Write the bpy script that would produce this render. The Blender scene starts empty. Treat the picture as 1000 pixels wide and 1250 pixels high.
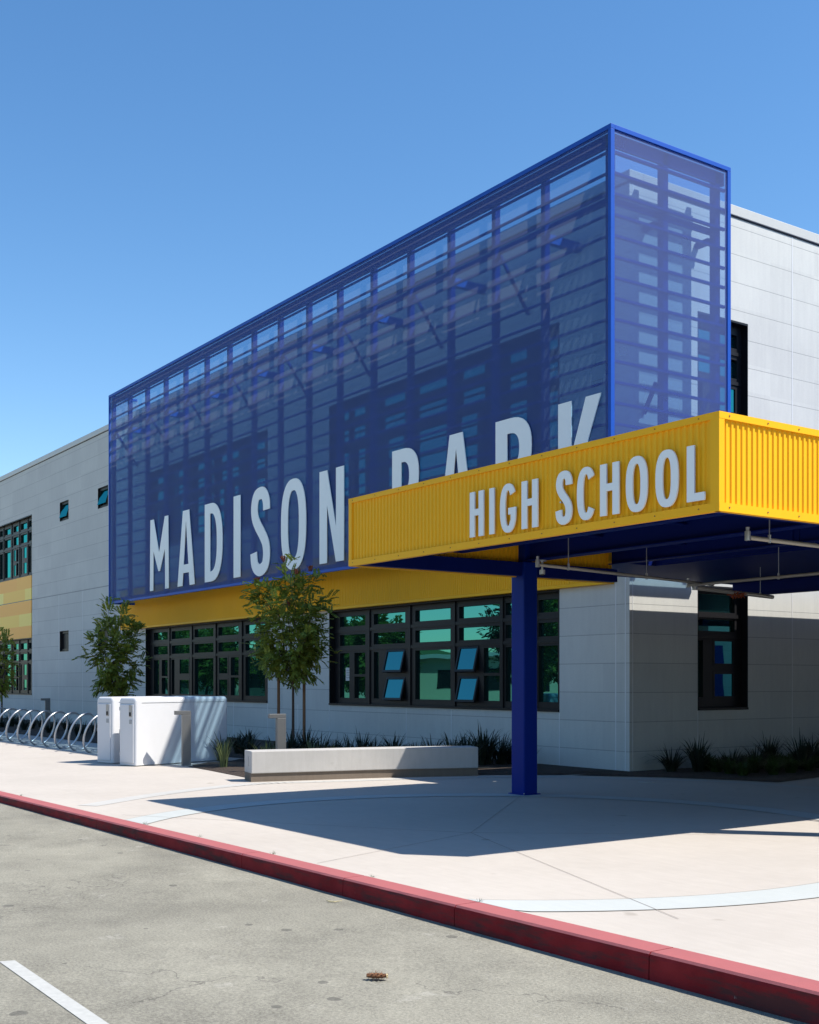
import bpy, bmesh, math, random
from mathutils import Vector, Matrix, noise
R = math.radians
sc = bpy.context.scene
COL = sc.collection
rnd = random.Random(7)

# ------------------------------------------------------------------ materials
def newmat(name):
    m = bpy.data.materials.new(name); m.use_nodes = True
    nt = m.node_tree; b = nt.nodes['Principled BSDF']
    return m, nt, b
def N(nt, t, **kw):
    n = nt.nodes.new(t)
    for k, v in kw.items():
        if k in n.inputs.keys(): n.inputs[k].default_value = v
        else: setattr(n, k, v)
    return n
def L(nt, a, b): nt.links.new(a, b)
def math_(nt, op, a, b=None, c=None):
    n = nt.nodes.new('ShaderNodeMath'); n.operation = op
    for i, v in enumerate((a, b, c)):
        if v is None: continue
        if isinstance(v, (int, float)): n.inputs[i].default_value = v
        else: L(nt, v, n.inputs[i])
    return n.outputs[0]
def mixc(nt, fac, a, b, mode='MIX'):
    n = nt.nodes.new('ShaderNodeMix'); n.data_type = 'RGBA'; n.blend_type = mode
    for s, v in ((n.inputs[0], fac), (n.inputs[6], a), (n.inputs[7], b)):
        if hasattr(v, 'links'): L(nt, v, s)
        elif isinstance(v, (int, float)): s.default_value = v
        else: s.default_value = (*v, 1)
    return n.outputs[2]
def ramp(nt, src, stops):
    n = nt.nodes.new('ShaderNodeValToRGB'); e = n.color_ramp.elements
    while len(e) < len(stops): e.new(0.5)
    for el, (p, c) in zip(e, stops):
        el.position = p; el.color = (*c, 1) if len(c) == 3 else c
    L(nt, src, n.inputs[0]); return n.outputs[0]
def coords(nt, scale=(1, 1, 1)):
    t = nt.nodes.new('ShaderNodeTexCoord'); m = nt.nodes.new('ShaderNodeMapping')
    m.inputs['Scale'].default_value = scale; L(nt, t.outputs['Object'], m.inputs[0]); return m.outputs[0]
def noise_(nt, vec, scale, detail=4, rough=.55):
    n = nt.nodes.new('ShaderNodeTexNoise'); n.inputs['Scale'].default_value = scale
    n.inputs['Detail'].default_value = detail; n.inputs['Roughness'].default_value = rough
    L(nt, vec, n.inputs['Vector']); return n.outputs['Fac']
def bump(nt, b, h, strength=.3, dist=.01):
    n = nt.nodes.new('ShaderNodeBump'); n.inputs['Strength'].default_value = strength
    n.inputs['Distance'].default_value = dist; L(nt, h, n.inputs['Height']); L(nt, n.outputs[0], b.inputs['Normal'])
def simple(name, col, rough=.5, metal=0, var=.12, vscale=6, bmp=0, bscale=60, spec=.5):
    m, nt, b = newmat(name); v = coords(nt)
    f = noise_(nt, v, vscale)
    c = mixc(nt, f, [x * (1 - var) for x in col], [min(1, x * (1 + var)) for x in col])
    L(nt, c, b.inputs['Base Color']); b.inputs['Roughness'].default_value = rough
    b.inputs['Metallic'].default_value = metal; b.inputs['Specular IOR Level'].default_value = spec
    if bmp: bump(nt, b, noise_(nt, v, bscale), bmp, .004)
    return m
M = {}
M['black'] = simple('black_aluminium', (.010, .010, .012), .45, spec=.25)
M['navy'] = simple('navy_paint', (.003, .012, .12), .5, vscale=3, spec=.08)
M['blue'] = simple('blue_paint', (.002, .020, .20), .45, vscale=3, spec=.1)
M['bluelite'] = simple('blue_frame_paint', (.012, .08, .40), .45, spec=.2, vscale=3)
M['yellow'] = simple('yellow_metal', (.88, .45, .016), .45, vscale=1.5, var=.05, spec=.12)
M['letter'] = simple('letter_metal', (.82, .84, .82), .45, var=.03)
M['cap'] = simple('parapet_metal', (.50, .50, .47), .45, var=.04)
M['galv'] = simple('galvanised_steel', (.42, .44, .47), .35, metal=.7, vscale=20)
M['pipe'] = simple('pipe_steel', (.36, .33, .28), .5, metal=.2, vscale=12)
M['bollard'] = simple('bollard_metal', (.14, .14, .138), .45, metal=.3)
M['locker'] = simple('locker_fibreglass', (.62, .62, .63), .4, var=.03)
M['latch'] = simple('latch_metal', (.42, .39, .35), .5, metal=.3)
M['stake'] = simple('stake_wood', (.19, .095, .045), .8, vscale=15, bmp=.4)
M['bark'] = simple('bark', (.085, .055, .04), .9, vscale=20, bmp=.5)
M['rubber'] = simple('tie_rubber', (.02, .02, .02), .8)
M['rust'] = simple('rusty_orange', (.28, .06, .015), .8, var=.5, vscale=60)
M['white'] = simple('white_paint_line', (.62, .62, .60), .7)
M['straw'] = simple('dry_straw', (.5, .42, .25), .9)
M['brown'] = simple('dry_brown', (.20, .09, .04), .85, var=.5, vscale=80)
M['roof'] = simple('roof_membrane', (.45, .45, .44), .8)
M['cover'] = simple('cover_metal', (.35, .36, .37), .5, metal=.3)

def wall_mat():
    m, nt, b = newmat('grey_cement_panel'); v = coords(nt)
    sep = nt.nodes.new('ShaderNodeSeparateXYZ'); L(nt, v, sep.inputs[0]); z = sep.outputs[2]
    lowj = math_(nt, 'PINGPONG', math_(nt, 'SUBTRACT', z, .35), .2635)
    higj = math_(nt, 'PINGPONG', math_(nt, 'SUBTRACT', z, 5.0), .265)
    isup = math_(nt, 'GREATER_THAN', z, 5.0)
    lo = math_(nt, 'MULTIPLY', math_(nt, 'LESS_THAN', lowj, .006), math_(nt, 'SUBTRACT', 1, isup))
    hi = math_(nt, 'MULTIPLY', math_(nt, 'LESS_THAN', higj, .006), isup)
    rev = math_(nt, 'LESS_THAN', math_(nt, 'ABSOLUTE', math_(nt, 'SUBTRACT', z, 4.99)), .018)
    j = math_(nt, 'MAXIMUM', math_(nt, 'MAXIMUM', lo, hi), rev)
    n1 = noise_(nt, v, .9, 5); n2 = noise_(nt, coords(nt, (9, 9, 1.0)), 1.1, 6, .65); n3 = noise_(nt, coords(nt, (5, 5, 24)), 3, 4, .6)
    nn = math_(nt, 'ADD', math_(nt, 'ADD', math_(nt, 'MULTIPLY', n1, .4), math_(nt, 'MULTIPLY', n2, .38)), math_(nt, 'MULTIPLY', n3, .3))
    # each board batch has its own faint tone
    wn = nt.nodes.new('ShaderNodeTexWhiteNoise'); wn.noise_dimensions = '3D'
    sx, sy = sep.outputs[0], sep.outputs[1]
    cmb = nt.nodes.new('ShaderNodeCombineXYZ')
    L(nt, math_(nt, 'FLOOR', math_(nt, 'DIVIDE', math_(nt, 'ADD', sx, .2), 1.72)), cmb.inputs[0])
    L(nt, math_(nt, 'FLOOR', math_(nt, 'DIVIDE', math_(nt, 'ADD', sy, .2), 1.38)), cmb.inputs[1])
    L(nt, math_(nt, 'FLOOR', math_(nt, 'DIVIDE', math_(nt, 'SUBTRACT', z, .35), .527)), cmb.inputs[2])
    L(nt, cmb.outputs[0], wn.inputs['Vector'])
    nn = math_(nt, 'ADD', nn, math_(nt, 'MULTIPLY', math_(nt, 'SUBTRACT', wn.outputs['Value'], .5), .16))
    c = ramp(nt, nn, [(.3, (.47, .475, .46)), (.75, (.585, .592, .56))])
    c = mixc(nt, math_(nt, 'MULTIPLY', j, .6), c, (.16, .17, .18))
    L(nt, c, b.inputs['Base Color']); b.inputs['Roughness'].default_value = .75
    b.inputs['Specular IOR Level'].default_value = .3
    h = math_(nt, 'SUBTRACT', math_(nt, 'MULTIPLY', n3, .15), j); bump(nt, b, h, .4, .004)
    return m
M['wall'] = wall_mat()
M['jointtrim'] = simple('joint_trim', (.66, .67, .68), .5)

def glass_mat(name, tint, base, rough=.01):
    m, nt, b = newmat(name); v = coords(nt)
    nt.nodes.remove(b); out = nt.nodes['Material Output']
    d = N(nt, 'ShaderNodeBsdfDiffuse'); d.inputs[0].default_value = (*base, 1)
    g = N(nt, 'ShaderNodeBsdfGlossy'); g.inputs['Roughness'].default_value = rough
    lw = nt.nodes.new('ShaderNodeLayerWeight'); lw.inputs[0].default_value = .35
    gc = mixc(nt, lw.outputs['Fresnel'], [x * .85 for x in tint], [min(1, x * 1.7) for x in tint])
    L(nt, gc, g.inputs['Color'])
    bn = nt.nodes.new('ShaderNodeBump'); bn.inputs['Strength'].default_value = .2; bn.inputs['Distance'].default_value = .012
    L(nt, noise_(nt, v, .7, 1), bn.inputs['Height']); L(nt, bn.outputs[0], g.inputs['Normal'])
    a = nt.nodes.new('ShaderNodeAddShader'); L(nt, d.outputs[0], a.inputs[0]); L(nt, g.outputs[0], a.inputs[1])
    L(nt, a.outputs[0], out.inputs['Surface']); return m
M['glass'] = glass_mat('teal_coated_glass', (.05, .225, .23), (.004, .012, .012))
M['glassup'] = glass_mat('teal_upper_glass', (.03, .27, .25), (.002, .010, .012))

def mesh_mat():
    # fine perforated sheet: printed blue outside, pale inside, partly see-through, a little light passes from behind
    m, nt, b = newmat('blue_perforated_mesh'); out = nt.nodes['Material Output']
    v = coords(nt)
    f = noise_(nt, v, .5, 3)
    c = mixc(nt, f, (.018, .072, .31), (.026, .092, .37))
    g = nt.nodes.new('ShaderNodeNewGeometry')
    c = mixc(nt, g.outputs['Backfacing'], c, (.26, .27, .31)); L(nt, c, b.inputs['Base Color'])
    b.inputs['Roughness'].default_value = .6; b.inputs['Specular IOR Level'].default_value = .12
    tl = N(nt, 'ShaderNodeBsdfTranslucent'); tl.inputs[0].default_value = (.085, .10, .11, 1)
    gl = N(nt, 'ShaderNodeBsdfGlossy'); gl.inputs['Roughness'].default_value = .66; gl.inputs['Color'].default_value = (.95, .93, .95, 1)
    gm = nt.nodes.new('ShaderNodeMixShader'); gm.inputs[0].default_value = .085; L(nt, b.outputs[0], gm.inputs[1]); L(nt, gl.outputs[0], gm.inputs[2])
    ad = nt.nodes.new('ShaderNodeAddShader'); L(nt, gm.outputs[0], ad.inputs[0]); L(nt, tl.outputs[0], ad.inputs[1])
    tr = N(nt, 'ShaderNodeBsdfTransparent'); tr.inputs[0].default_value = (.49, .72, .88, 1)
    mx = nt.nodes.new('ShaderNodeMixShader'); mx.inputs[0].default_value = MESH_OPACITY
    L(nt, tr.outputs[0], mx.inputs[1]); L(nt, ad.outputs[0], mx.inputs[2]); L(nt, mx.outputs[0], out.inputs['Surface'])
    return m
MESH_OPACITY = .42
M['mesh'] = mesh_mat()

def concrete(name, c1, c2, joints=False):
    m, nt, b = newmat(name); v = coords(nt)
    n1 = noise_(nt, v, .35, 5, .6); n2 = noise_(nt, v, 6, 4); n3 = noise_(nt, v, 140, 2)
    sw = noise_(nt, coords(nt, (1.2, 9, 1)), 2.2, 5, .65)
    nn = math_(nt, 'ADD', math_(nt, 'MULTIPLY', n1, .4), math_(nt, 'ADD', math_(nt, 'ADD', math_(nt, 'MULTIPLY', n2, .12), math_(nt, 'MULTIPLY', sw, .18)), math_(nt, 'MULTIPLY', n3, .2)))
    c = ramp(nt, nn, [(.38, c1), (.60, c2)])
    sp = ramp(nt, noise_(nt, v, 2.3, 2), [(.70, (1, 1, 1)), (.75, (.78, .77, .75))])
    c = mixc(nt, 1.0, c, sp, 'MULTIPLY')
    L(nt, c, b.inputs['Base Color']); b.inputs['Roughness'].default_value = .85; b.inputs['Specular IOR Level'].default_value = .25
    bump(nt, b, math_(nt, 'ADD', n3, math_(nt, 'MULTIPLY', n2, .4)), .25, .004)
    return m
M['paving'] = concrete('pink_concrete', (.42, .380, .336), (.51, .466, .415))
M['paveband'] = concrete('pale_concrete', (.41, .43, .415), (.475, .495, .48))
M['pavelite'] = concrete('light_concrete', (.42, .41, .385), (.50, .49, .465))
M['bench'] = concrete('bench_concrete', (.40, .385, .365), (.50, .485, .465))
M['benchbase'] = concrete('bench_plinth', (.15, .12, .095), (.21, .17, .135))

def road_mat():
    m, nt, b = newmat('worn_asphalt'); v = coords(nt)
    n1 = noise_(nt, v, .45, 6, .65); n2 = noise_(nt, v, 2.2, 5, .6); n3 = noise_(nt, v, 230, 2, .7); n4 = noise_(nt, v, 55, 3, .7)
    nn = math_(nt, 'ADD', math_(nt, 'ADD', math_(nt, 'MULTIPLY', n1, .2), math_(nt, 'MULTIPLY', n2, .16)), math_(nt, 'ADD', math_(nt, 'MULTIPLY', n3, .3), math_(nt, 'MULTIPLY', n4, .34)))
    c = ramp(nt, nn, [(.39, (.12, .113, .095)), (.5, (.232, .221, .180)), (.61, (.35, .333, .27))])
    vo = nt.nodes.new('ShaderNodeTexVoronoi'); vo.inputs['Scale'].default_value = 2.4; L(nt, v, vo.inputs['Vector'])
    wob = math_(nt, 'ADD', vo.outputs['Distance'], math_(nt, 'MULTIPLY', noise_(nt, v, 14, 3), .10))
    gate = math_(nt, 'LESS_THAN', wob, math_(nt, 'ADD', .06, math_(nt, 'MULTIPLY', noise_(nt, v, .9, 2), .19)))
    wn = nt.nodes.new('ShaderNodeSeparateColor'); L(nt, vo.outputs['Color'], wn.inputs[0])
    gate = math_(nt, 'MULTIPLY', gate, math_(nt, 'GREATER_THAN', wn.outputs[0], .35))
    c = mixc(nt, math_(nt, 'MULTIPLY', gate, .55), c, (.06, .058, .055))
    cv = nt.nodes.new('ShaderNodeTexVoronoi'); cv.feature = 'DISTANCE_TO_EDGE'; cv.inputs['Scale'].default_value = .35
    dv = nt.nodes.new('ShaderNodeVectorMath'); dv.operation = 'ADD'; nz = nt.nodes.new('ShaderNodeTexNoise'); nz.inputs['Scale'].default_value = 2.0; nz.inputs['Detail'].default_value = 6
    L(nt, v, nz.inputs['Vector']); L(nt, v, dv.inputs[0]); L(nt, nz.outputs['Color'], dv.inputs[1]); L(nt, dv.outputs[0], cv.inputs['Vector'])
    ck = math_(nt, 'MULTIPLY', math_(nt, 'LESS_THAN', cv.outputs['Distance'], .0022), math_(nt, 'GREATER_THAN', noise_(nt, v, .5, 2), .54))
    c = mixc(nt, math_(nt, 'MULTIPLY', ck, .5), c, (.07, .065, .06))
    # pale mortar smears
    ps = ramp(nt, noise_(nt, v, 3.1, 7, .75), [(.61, (0, 0, 0)), (.68, (1, 1, 1))])
    c = mixc(nt, math_(nt, 'MULTIPLY', ps, .35), c, (.45, .43, .38))
    L(nt, c, b.inputs['Base Color']); b.inputs['Roughness'].default_value = .9; b.inputs['Specular IOR Level'].default_value = .2
    bump(nt, b, math_(nt, 'ADD', n3, n4), .5, .006); return m
M['road'] = road_mat()

def kerb_mat():
    m, nt, b = newmat('red_kerb_paint'); v = coords(nt)
    n1 = noise_(nt, coords(nt, (1, 1, 5)), 1.6, 6, .7); n2 = noise_(nt, v, 9, 6, .75)
    c = ramp(nt, noise_(nt, v, 4, 4), [(.3, (.19, .011, .015)), (.7, (.27, .022, .026))])
    geo = nt.nodes.new('ShaderNodeNewGeometry'); sp = nt.nodes.new('ShaderNodeSeparateXYZ'); L(nt, geo.outputs['Normal'], sp.inputs[0])
    side = math_(nt, 'LESS_THAN', sp.outputs[2], .6)
    dirt = ramp(nt, n1, [(.47, (0, 0, 0)), (.60, (1, 1, 1))])
    c = mixc(nt, math_(nt, 'MULTIPLY', math_(nt, 'MULTIPLY', dirt, side), .8), c, (.05, .03, .03))
    topd = math_(nt, 'SUBTRACT', 1, side)
    c = mixc(nt, math_(nt, 'MULTIPLY', topd, .55), c, (.47, .20, .20))
    chip = ramp(nt, n2, [(.70, (0, 0, 0)), (.73, (1, 1, 1))])
    c = mixc(nt, math_(nt, 'MULTIPLY', chip, .5), c, (.5, .45, .42))
    L(nt, c, b.inputs['Base Color']); b.inputs['Roughness'].default_value = .7; b.inputs['Specular IOR Level'].default_value = .12; bump(nt, b, n2, .4, .01); return m
M['kerb'] = kerb_mat()

def soil_mat():
    m, nt, b = newmat('bark_mulch'); v = coords(nt)
    c = ramp(nt, noise_(nt, v, 22, 5, .7), [(.3, (.018, .012, .009)), (.7, (.075, .05, .035))])
    L(nt, c, b.inputs['Base Color']); b.inputs['Roughness'].default_value = .95; bump(nt, b, noise_(nt, v, 30, 4), 1, .04); return m
M['soil'] = soil_mat()

def leaf_mat(name, c1, c2, tl=(.10, .16, .02)):
    m, nt, b = newmat(name); out = nt.nodes['Material Output']
    oi = nt.nodes.new('ShaderNodeNewGeometry')
    c = ramp(nt, oi.outputs['Random Per Island'], [(0, c1), (1, c2)])
    L(nt, c, b.inputs['Base Color']); b.inputs['Roughness'].default_value = .5; b.inputs['Specular IOR Level'].default_value = .25
    t = N(nt, 'ShaderNodeBsdfTranslucent'); t.inputs[0].default_value = (*tl, 1)
    mx = nt.nodes.new('ShaderNodeMixShader'); mx.inputs[0].default_value = .3
    L(nt, b.outputs[0], mx.inputs[1]); L(nt, t.outputs[0], mx.inputs[2]); L(nt, mx.outputs[0], out.inputs['Surface']); return m
M['leaf'] = leaf_mat('pistache_leaf', (.12, .155, .026), (.27, .31, .055), (.30, .36, .045))
M['leafpink'] = leaf_mat('new_pink_leaf', (.30, .09, .06), (.45, .16, .10), (.4, .1, .06))
M['leafdark'] = leaf_mat('far_tree_leaf', (.07, .09, .015), (.16, .17, .03), (.2, .24, .02))
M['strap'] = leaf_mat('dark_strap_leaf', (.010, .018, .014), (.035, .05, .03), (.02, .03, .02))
M['strapgreen'] = leaf_mat('green_strap_leaf', (.07, .10, .05), (.14, .17, .08), (.12, .16, .05))
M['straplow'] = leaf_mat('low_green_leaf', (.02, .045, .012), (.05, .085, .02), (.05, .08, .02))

def panelband_mat():
    m, nt, b = newmat('yellow_orange_panel_band'); v = coords(nt)
    sep = nt.nodes.new('ShaderNodeSeparateXYZ'); L(nt, v, sep.inputs[0])
    zi = math_(nt, 'FLOOR', math_(nt, 'DIVIDE', math_(nt, 'SUBTRACT', sep.outputs[2], 3.40), .52))
    xi = math_(nt, 'FLOOR', math_(nt, 'ADD', math_(nt, 'DIVIDE', sep.outputs[0], 3.1), math_(nt, 'MULTIPLY', zi, .37)))
    cb = nt.nodes.new('ShaderNodeCombineXYZ'); L(nt, xi, cb.inputs[0]); L(nt, zi, cb.inputs[2])
    wn = nt.nodes.new('ShaderNodeTexWhiteNoise'); L(nt, cb.outputs[0], wn.inputs['Vector'])
    alt = math_(nt, 'MODULO', math_(nt, 'ADD', zi, 10), 2)
    f = math_(nt, 'ADD', math_(nt, 'MULTIPLY', alt, .55), math_(nt, 'MULTIPLY', wn.outputs['Value'], .45))
    c = ramp(nt, f, [(0, (.92, .42, .05)), (.5, (.92, .47, .05)), (.75, (.92, .63, .09)), (1, (.90, .70, .16))])
    c = mixc(nt, math_(nt, 'LESS_THAN', math_(nt, 'ABSOLUTE', math_(nt, 'SUBTRACT', sep.outputs[2], 4.99)), .018), c, (.2, .15, .1))
    L(nt, c, b.inputs['Base Color']); b.inputs['Roughness'].default_value = .5; return m
M['panelband'] = panelband_mat()

# ------------------------------------------------------------------ mesh helpers
class MB:
    def __init__(s): s.v = []; s.f = []; s.m = []
    def poly(s, pts, mi=0):
        n = len(s.v); s.v += [tuple(p) for p in pts]; s.f.append(tuple(range(n, n + len(pts)))); s.m.append(mi)
    def box(s, a, b, mi=0):
        x0, y0, z0 = [min(p, q) for p, q in zip(a, b)]; x1, y1, z1 = [max(p, q) for p, q in zip(a, b)]
        n = len(s.v)
        s.v += [(x0, y0, z0), (x1, y0, z0), (x1, y1, z0), (x0, y1, z0), (x0, y0, z1), (x1, y0, z1), (x1, y1, z1), (x0, y1, z1)]
        for f in ((3, 2, 1, 0), (4, 5, 6, 7), (0, 1, 5, 4), (1, 2, 6, 5), (2, 3, 7, 6), (3, 0, 4, 7)):
            s.f.append(tuple(n + i for i in f)); s.m.append(mi)
    def bar(s, p, q, w, h, mi=0, up=(0, 0, 1)):
        p = Vector(p); q = Vector(q); d = (q - p).normalized(); u = Vector(up)
        if abs(d.dot(u)) > .99: u = Vector((1, 0, 0))
        r = d.cross(u).normalized(); u = r.cross(d).normalized(); n = len(s.v)
        for c in (p, q):
            for a, b_ in ((-1, -1), (1, -1), (1, 1), (-1, 1)): s.v.append(tuple(c + r * a * w / 2 + u * b_ * h / 2))
        for f in ((0, 1, 2, 3), (7, 6, 5, 4), (0, 4, 5, 1), (1, 5, 6, 2), (2, 6, 7, 3), (3, 7, 4, 0)):
            s.f.append(tuple(n + i for i in f)); s.m.append(mi)
    def tube(s, pts, rad, seg=8, mi=0, closed=False):
        pts = [Vector(p) for p in pts]; n0 = len(s.v); k = len(pts)
        rads = rad if isinstance(rad, (list, tuple)) else [rad] * k
        ref = None
        for i, p in enumerate(pts):
            a = pts[(i - 1) % k] if (closed or i) else p; c = pts[(i + 1) % k] if (closed or i < k - 1) else p
            d = (c - a).normalized()
            if ref is None: ref = d.cross(Vector((0, 0, 1)) if abs(d.z) < .9 else Vector((1, 0, 0))).normalized()
            ref = (ref - d * ref.dot(d)).normalized(); w = d.cross(ref)
            for j in range(seg):
                t = 2 * math.pi * j / seg; s.v.append(tuple(p + (ref * math.cos(t) + w * math.sin(t)) * rads[i]))
        rng = k if closed else k - 1
        for i in range(rng):
            for j in range(seg):
                a = n0 + i * seg + j; b_ = n0 + i * seg + (j + 1) % seg; i2 = (i + 1) % k
                s.f.append((a, b_, n0 + i2 * seg + (j + 1) % seg, n0 + i2 * seg + j)); s.m.append(mi)
        if not closed:
            s.f.append(tuple(n0 + j for j in reversed(range(seg)))); s.m.append(mi)
            s.f.append(tuple(n0 + (k - 1) * seg + j for j in range(seg))); s.m.append(mi)
    def build(s, name, mats, parent=None, smooth=False, bevel=0, **tags):
        me = bpy.data.meshes.new(name); me.from_pydata(s.v, [], s.f)
        mats = mats if isinstance(mats, (list, tuple)) else [mats]
        for m in mats: me.materials.append(m)
        if len(mats) > 1: me.polygons.foreach_set('material_index', s.m)
        if smooth: me.polygons.foreach_set('use_smooth', [True] * len(me.polygons))
        me.update(); o = bpy.data.objects.new(name, me); COL.objects.link(o)
        if parent: o.parent = parent
        if bevel:
            bv = o.modifiers.new('bevel', 'BEVEL'); bv.width = bevel; bv.segments = 2; bv.limit_method = 'ANGLE'; bv.angle_limit = R(40)
        for k, v in tags.items(): o[k] = v
        return o
def box(name, a, b, mat, parent=None, bevel=0, **t):
    m = MB(); m.box(a, b); return m.build(name, mat, parent, bevel=bevel, **t)
def empty(name, loc, label, cat, group=None, rz=0):
    o = bpy.data.objects.new(name, None); COL.objects.link(o); o.location = loc; o.rotation_euler.z = rz
    o.empty_display_size = .2; o['label'] = label; o['category'] = cat
    if group: o['group'] = group
    return o
def copy_tree(o, parent=None):
    c = o.copy(); COL.objects.link(c); c.parent = parent
    for ch in list(o.children): copy_tree(ch, c)
    return c
def tag(o, label, cat, group=None):
    o['label'] = label; o['category'] = cat
    if group: o['group'] = group
    return o
def rects_minus(x0, x1, z0, z1, holes):
    xs = sorted({x0, x1, *[h[0] for h in holes], *[h[1] for h in holes]}); zs = sorted({z0, z1, *[h[2] for h in holes], *[h[3] for h in holes]})
    out = []
    for i in range(len(xs) - 1):
        run = None
        for j in range(len(zs) - 1):
            cx = (xs[i] + xs[i + 1]) / 2; cz = (zs[j] + zs[j + 1]) / 2
            inside = x0 < cx < x1 and z0 < cz < z1 and not any(h[0] < cx < h[1] and h[2] < cz < h[3] for h in holes)
            if inside: run = (run[0], zs[j + 1]) if run else (zs[j], zs[j + 1])
            elif run: out.append((xs[i], xs[i + 1], *run)); run = None
        if run: out.append((xs[i], xs[i + 1], *run))
    return out

# ------------------------------------------------------------------ ground
def kerbY(x): return 5.20 + .0297 * (x + 3.78)
def roadZ(x): return -.167 - .0057 * (x + 4) * -1 * -1 if False else max(-.19, min(-.085, -.167 + (-(x + 4)) * .0055))
def sheet(name, pts, z, mat, **t):
    m = MB(); m.poly([(x, y, z) for x, y in pts]); return m.build(name, mat, **t)
m = MB(); xs = [-260, -120, -60, -19, -14, -10, -4, 0, 60, 200]
for a, b in zip(xs, xs[1:]):
    m.poly([(a, -150, roadZ(a)), (b, -150, roadZ(b)), (b, kerbY(b) + .05, roadZ(b)), (a, kerbY(a) + .05, roadZ(a))])
m.build('road', M['road'], kind='structure')
sheet('ground', [(-400, -400), (400, -400), (400, 400), (-400, 400)], -.42, M['soil'], kind='structure')
K = .21
sheet('pavement', [(-120, kerbY(-120) + K), (60, kerbY(60) + K), (60, 60), (-120, 60)], 0, M['paving'], kind='structure')
# kerb in cast lengths
m = MB()
KJ = [-90, -70, -60, -50, -42, -35, -29, -24, -20.5, -17.0, -15.6, -13.4, -12.3, -9.9, -8.2, -6.75, -4.92, -2.4, .6, 3.6, 8, 20, 60]
for a, b in zip(KJ, KJ[1:]):
    a2, b2 = a + .004, b - .004; n = max(1, int((b2 - a2) / .12))
    n = min(n, 60)
    for i in range(n):
        p = a2 + (b2 - a2) * i / n; q = a2 + (b2 - a2) * (i + 1) / n
        def ring(x):
            y = kerbY(x); d = .006 * noise.noise(Vector((x * 3, 0, 0))) ; e = .012 * noise.noise(Vector((x * 5.3, 4, 0)))
            return [(x, y - .012 + d, -.5), (x, y - .004 + d, -.03), (x, y + e * .3, -.010), (x, y + .012 + abs(e) * .6, .0045), (x, y + K - .004, .005), (x, y + K, -.5)]
        A, B = ring(p), ring(q)
        for k in range(5): m.poly([A[k], B[k], B[k + 1], A[k + 1]])
        if i == 0: m.poly(A)
        if i == n - 1: m.poly(list(reversed(B)))
m.build('kerb', M['kerb'], kind='structure')
# decorative pale ring in the plaza
CX, CY = -9.78, 7.96
M['joint0'] = simple('joint_grey', (.25, .235, .21), .9)
def ringband(name, cx, cy, r0, r1, a0, a1, z, mat, clip=True):
    m = MB(); n = 160
    for i in range(n):
        t0 = a0 + (a1 - a0) * i / n; t1 = a0 + (a1 - a0) * (i + 1) / n
        P = [(cx + r * math.cos(t), cy + r * math.sin(t)) for r, t in ((r0, t0), (r1, t0), (r1, t1), (r0, t1))]
        if clip and any(y < kerbY(x) + K + .004 for x, y in P):
            if all(y < kerbY(x) + K for x, y in P): continue
            P = [(x, max(y, kerbY(x) + K + .004)) for x, y in P]
        m.poly([(x, y, z) for x, y in P])
    return m.build(name, mat, kind='structure')
ringband('ring_joint', CX, CY, 3.922, 3.932, 0, 2 * math.pi, .0052, M['joint0']); ringband('ring_joint', CX, CY, 4.349, 4.359, 0, 2 * math.pi, .0052, M['joint0'])
ringband('plaza_ring', CX, CY, 3.93, 4.35, 0, 2 * math.pi, .004, M['paveband'])
def spline(P, n=10):
    out = []
    for i in range(len(P) - 1):
        p0 = Vector(P[max(0, i - 1)]); p1 = Vector(P[i]); p2 = Vector(P[i + 1]); p3 = Vector(P[min(len(P) - 1, i + 2)])
        for k in range(n):
            t = k / n
            out.append(.5 * ((2 * p1) + (-p0 + p2) * t + (2 * p0 - 5 * p1 + 4 * p2 - p3) * t * t + (-p0 + 3 * p1 - 3 * p2 + p3) * t ** 3))
    out.append(Vector(P[-1])); return out
edge = spline([(-15.0, 5.25), (-16.1, 6.9), (-16.72, 8.6), (-16.45, 9.9), (-16.12, 11.2), (-15.6, 12.6), (-14.85, 13.6), (-13.6, 14.55), (-12.6, 15.1), (-11.2, 15.32), (-9.5, 15.2), (-7.5, 14.6)])
m = MB()
for a, b in zip(edge, edge[1:]):
    d = (b - a).normalized(); nn = Vector((-d.y, d.x)) * -.30
    d0 = nn
    m.poly([(a.x, a.y, .0035), (b.x, b.y, .0035), (b.x + nn.x, b.y + nn.y, .0035), (a.x + nn.x, a.y + nn.y, .0035)])
m.build('edge_band', M['pavelite'], kind='structure')
# saw-cut joints in the plaza
M['joint'] = simple('joint_dark', (.27, .235, .21), .9)
m = MB()
for (ax, ay), (bx, by) in (((-9.88, 7.69), (-13.0, 11.1)), ((-9.88, 7.69), (-5.5, 6.05)), ((-9.88, 7.69), (-13.6, 5.3)), ((-9.88, 7.69), (-9.0, 5.3)), ((-9.88, 7.69), (-6.4, 12.2)), ((-6.05, 8.6), (-5.66, 8.72)), ((-8.6, 15.0), (-7.9, 12.0))):
    m.bar((ax, ay, .0056), (bx, by, .0056), .005, .0008)
m.build('plaza_joints', M['joint'], kind='structure')
m = MB(); m.poly([(-7.52, 2.13, roadZ(-7.5) + .004), (-3.0, 2.10, roadZ(-3) + .004), (-3.0, 2.20, roadZ(-3) + .004), (-7.49, 2.22, roadZ(-7.5) + .004)])
M['line'] = simple('worn_line_paint', (.42, .42, .395), .85, var=.2, vscale=25, bmp=.4, bscale=200)
m.build('parking_line', M['line'], kind='structure')

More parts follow.
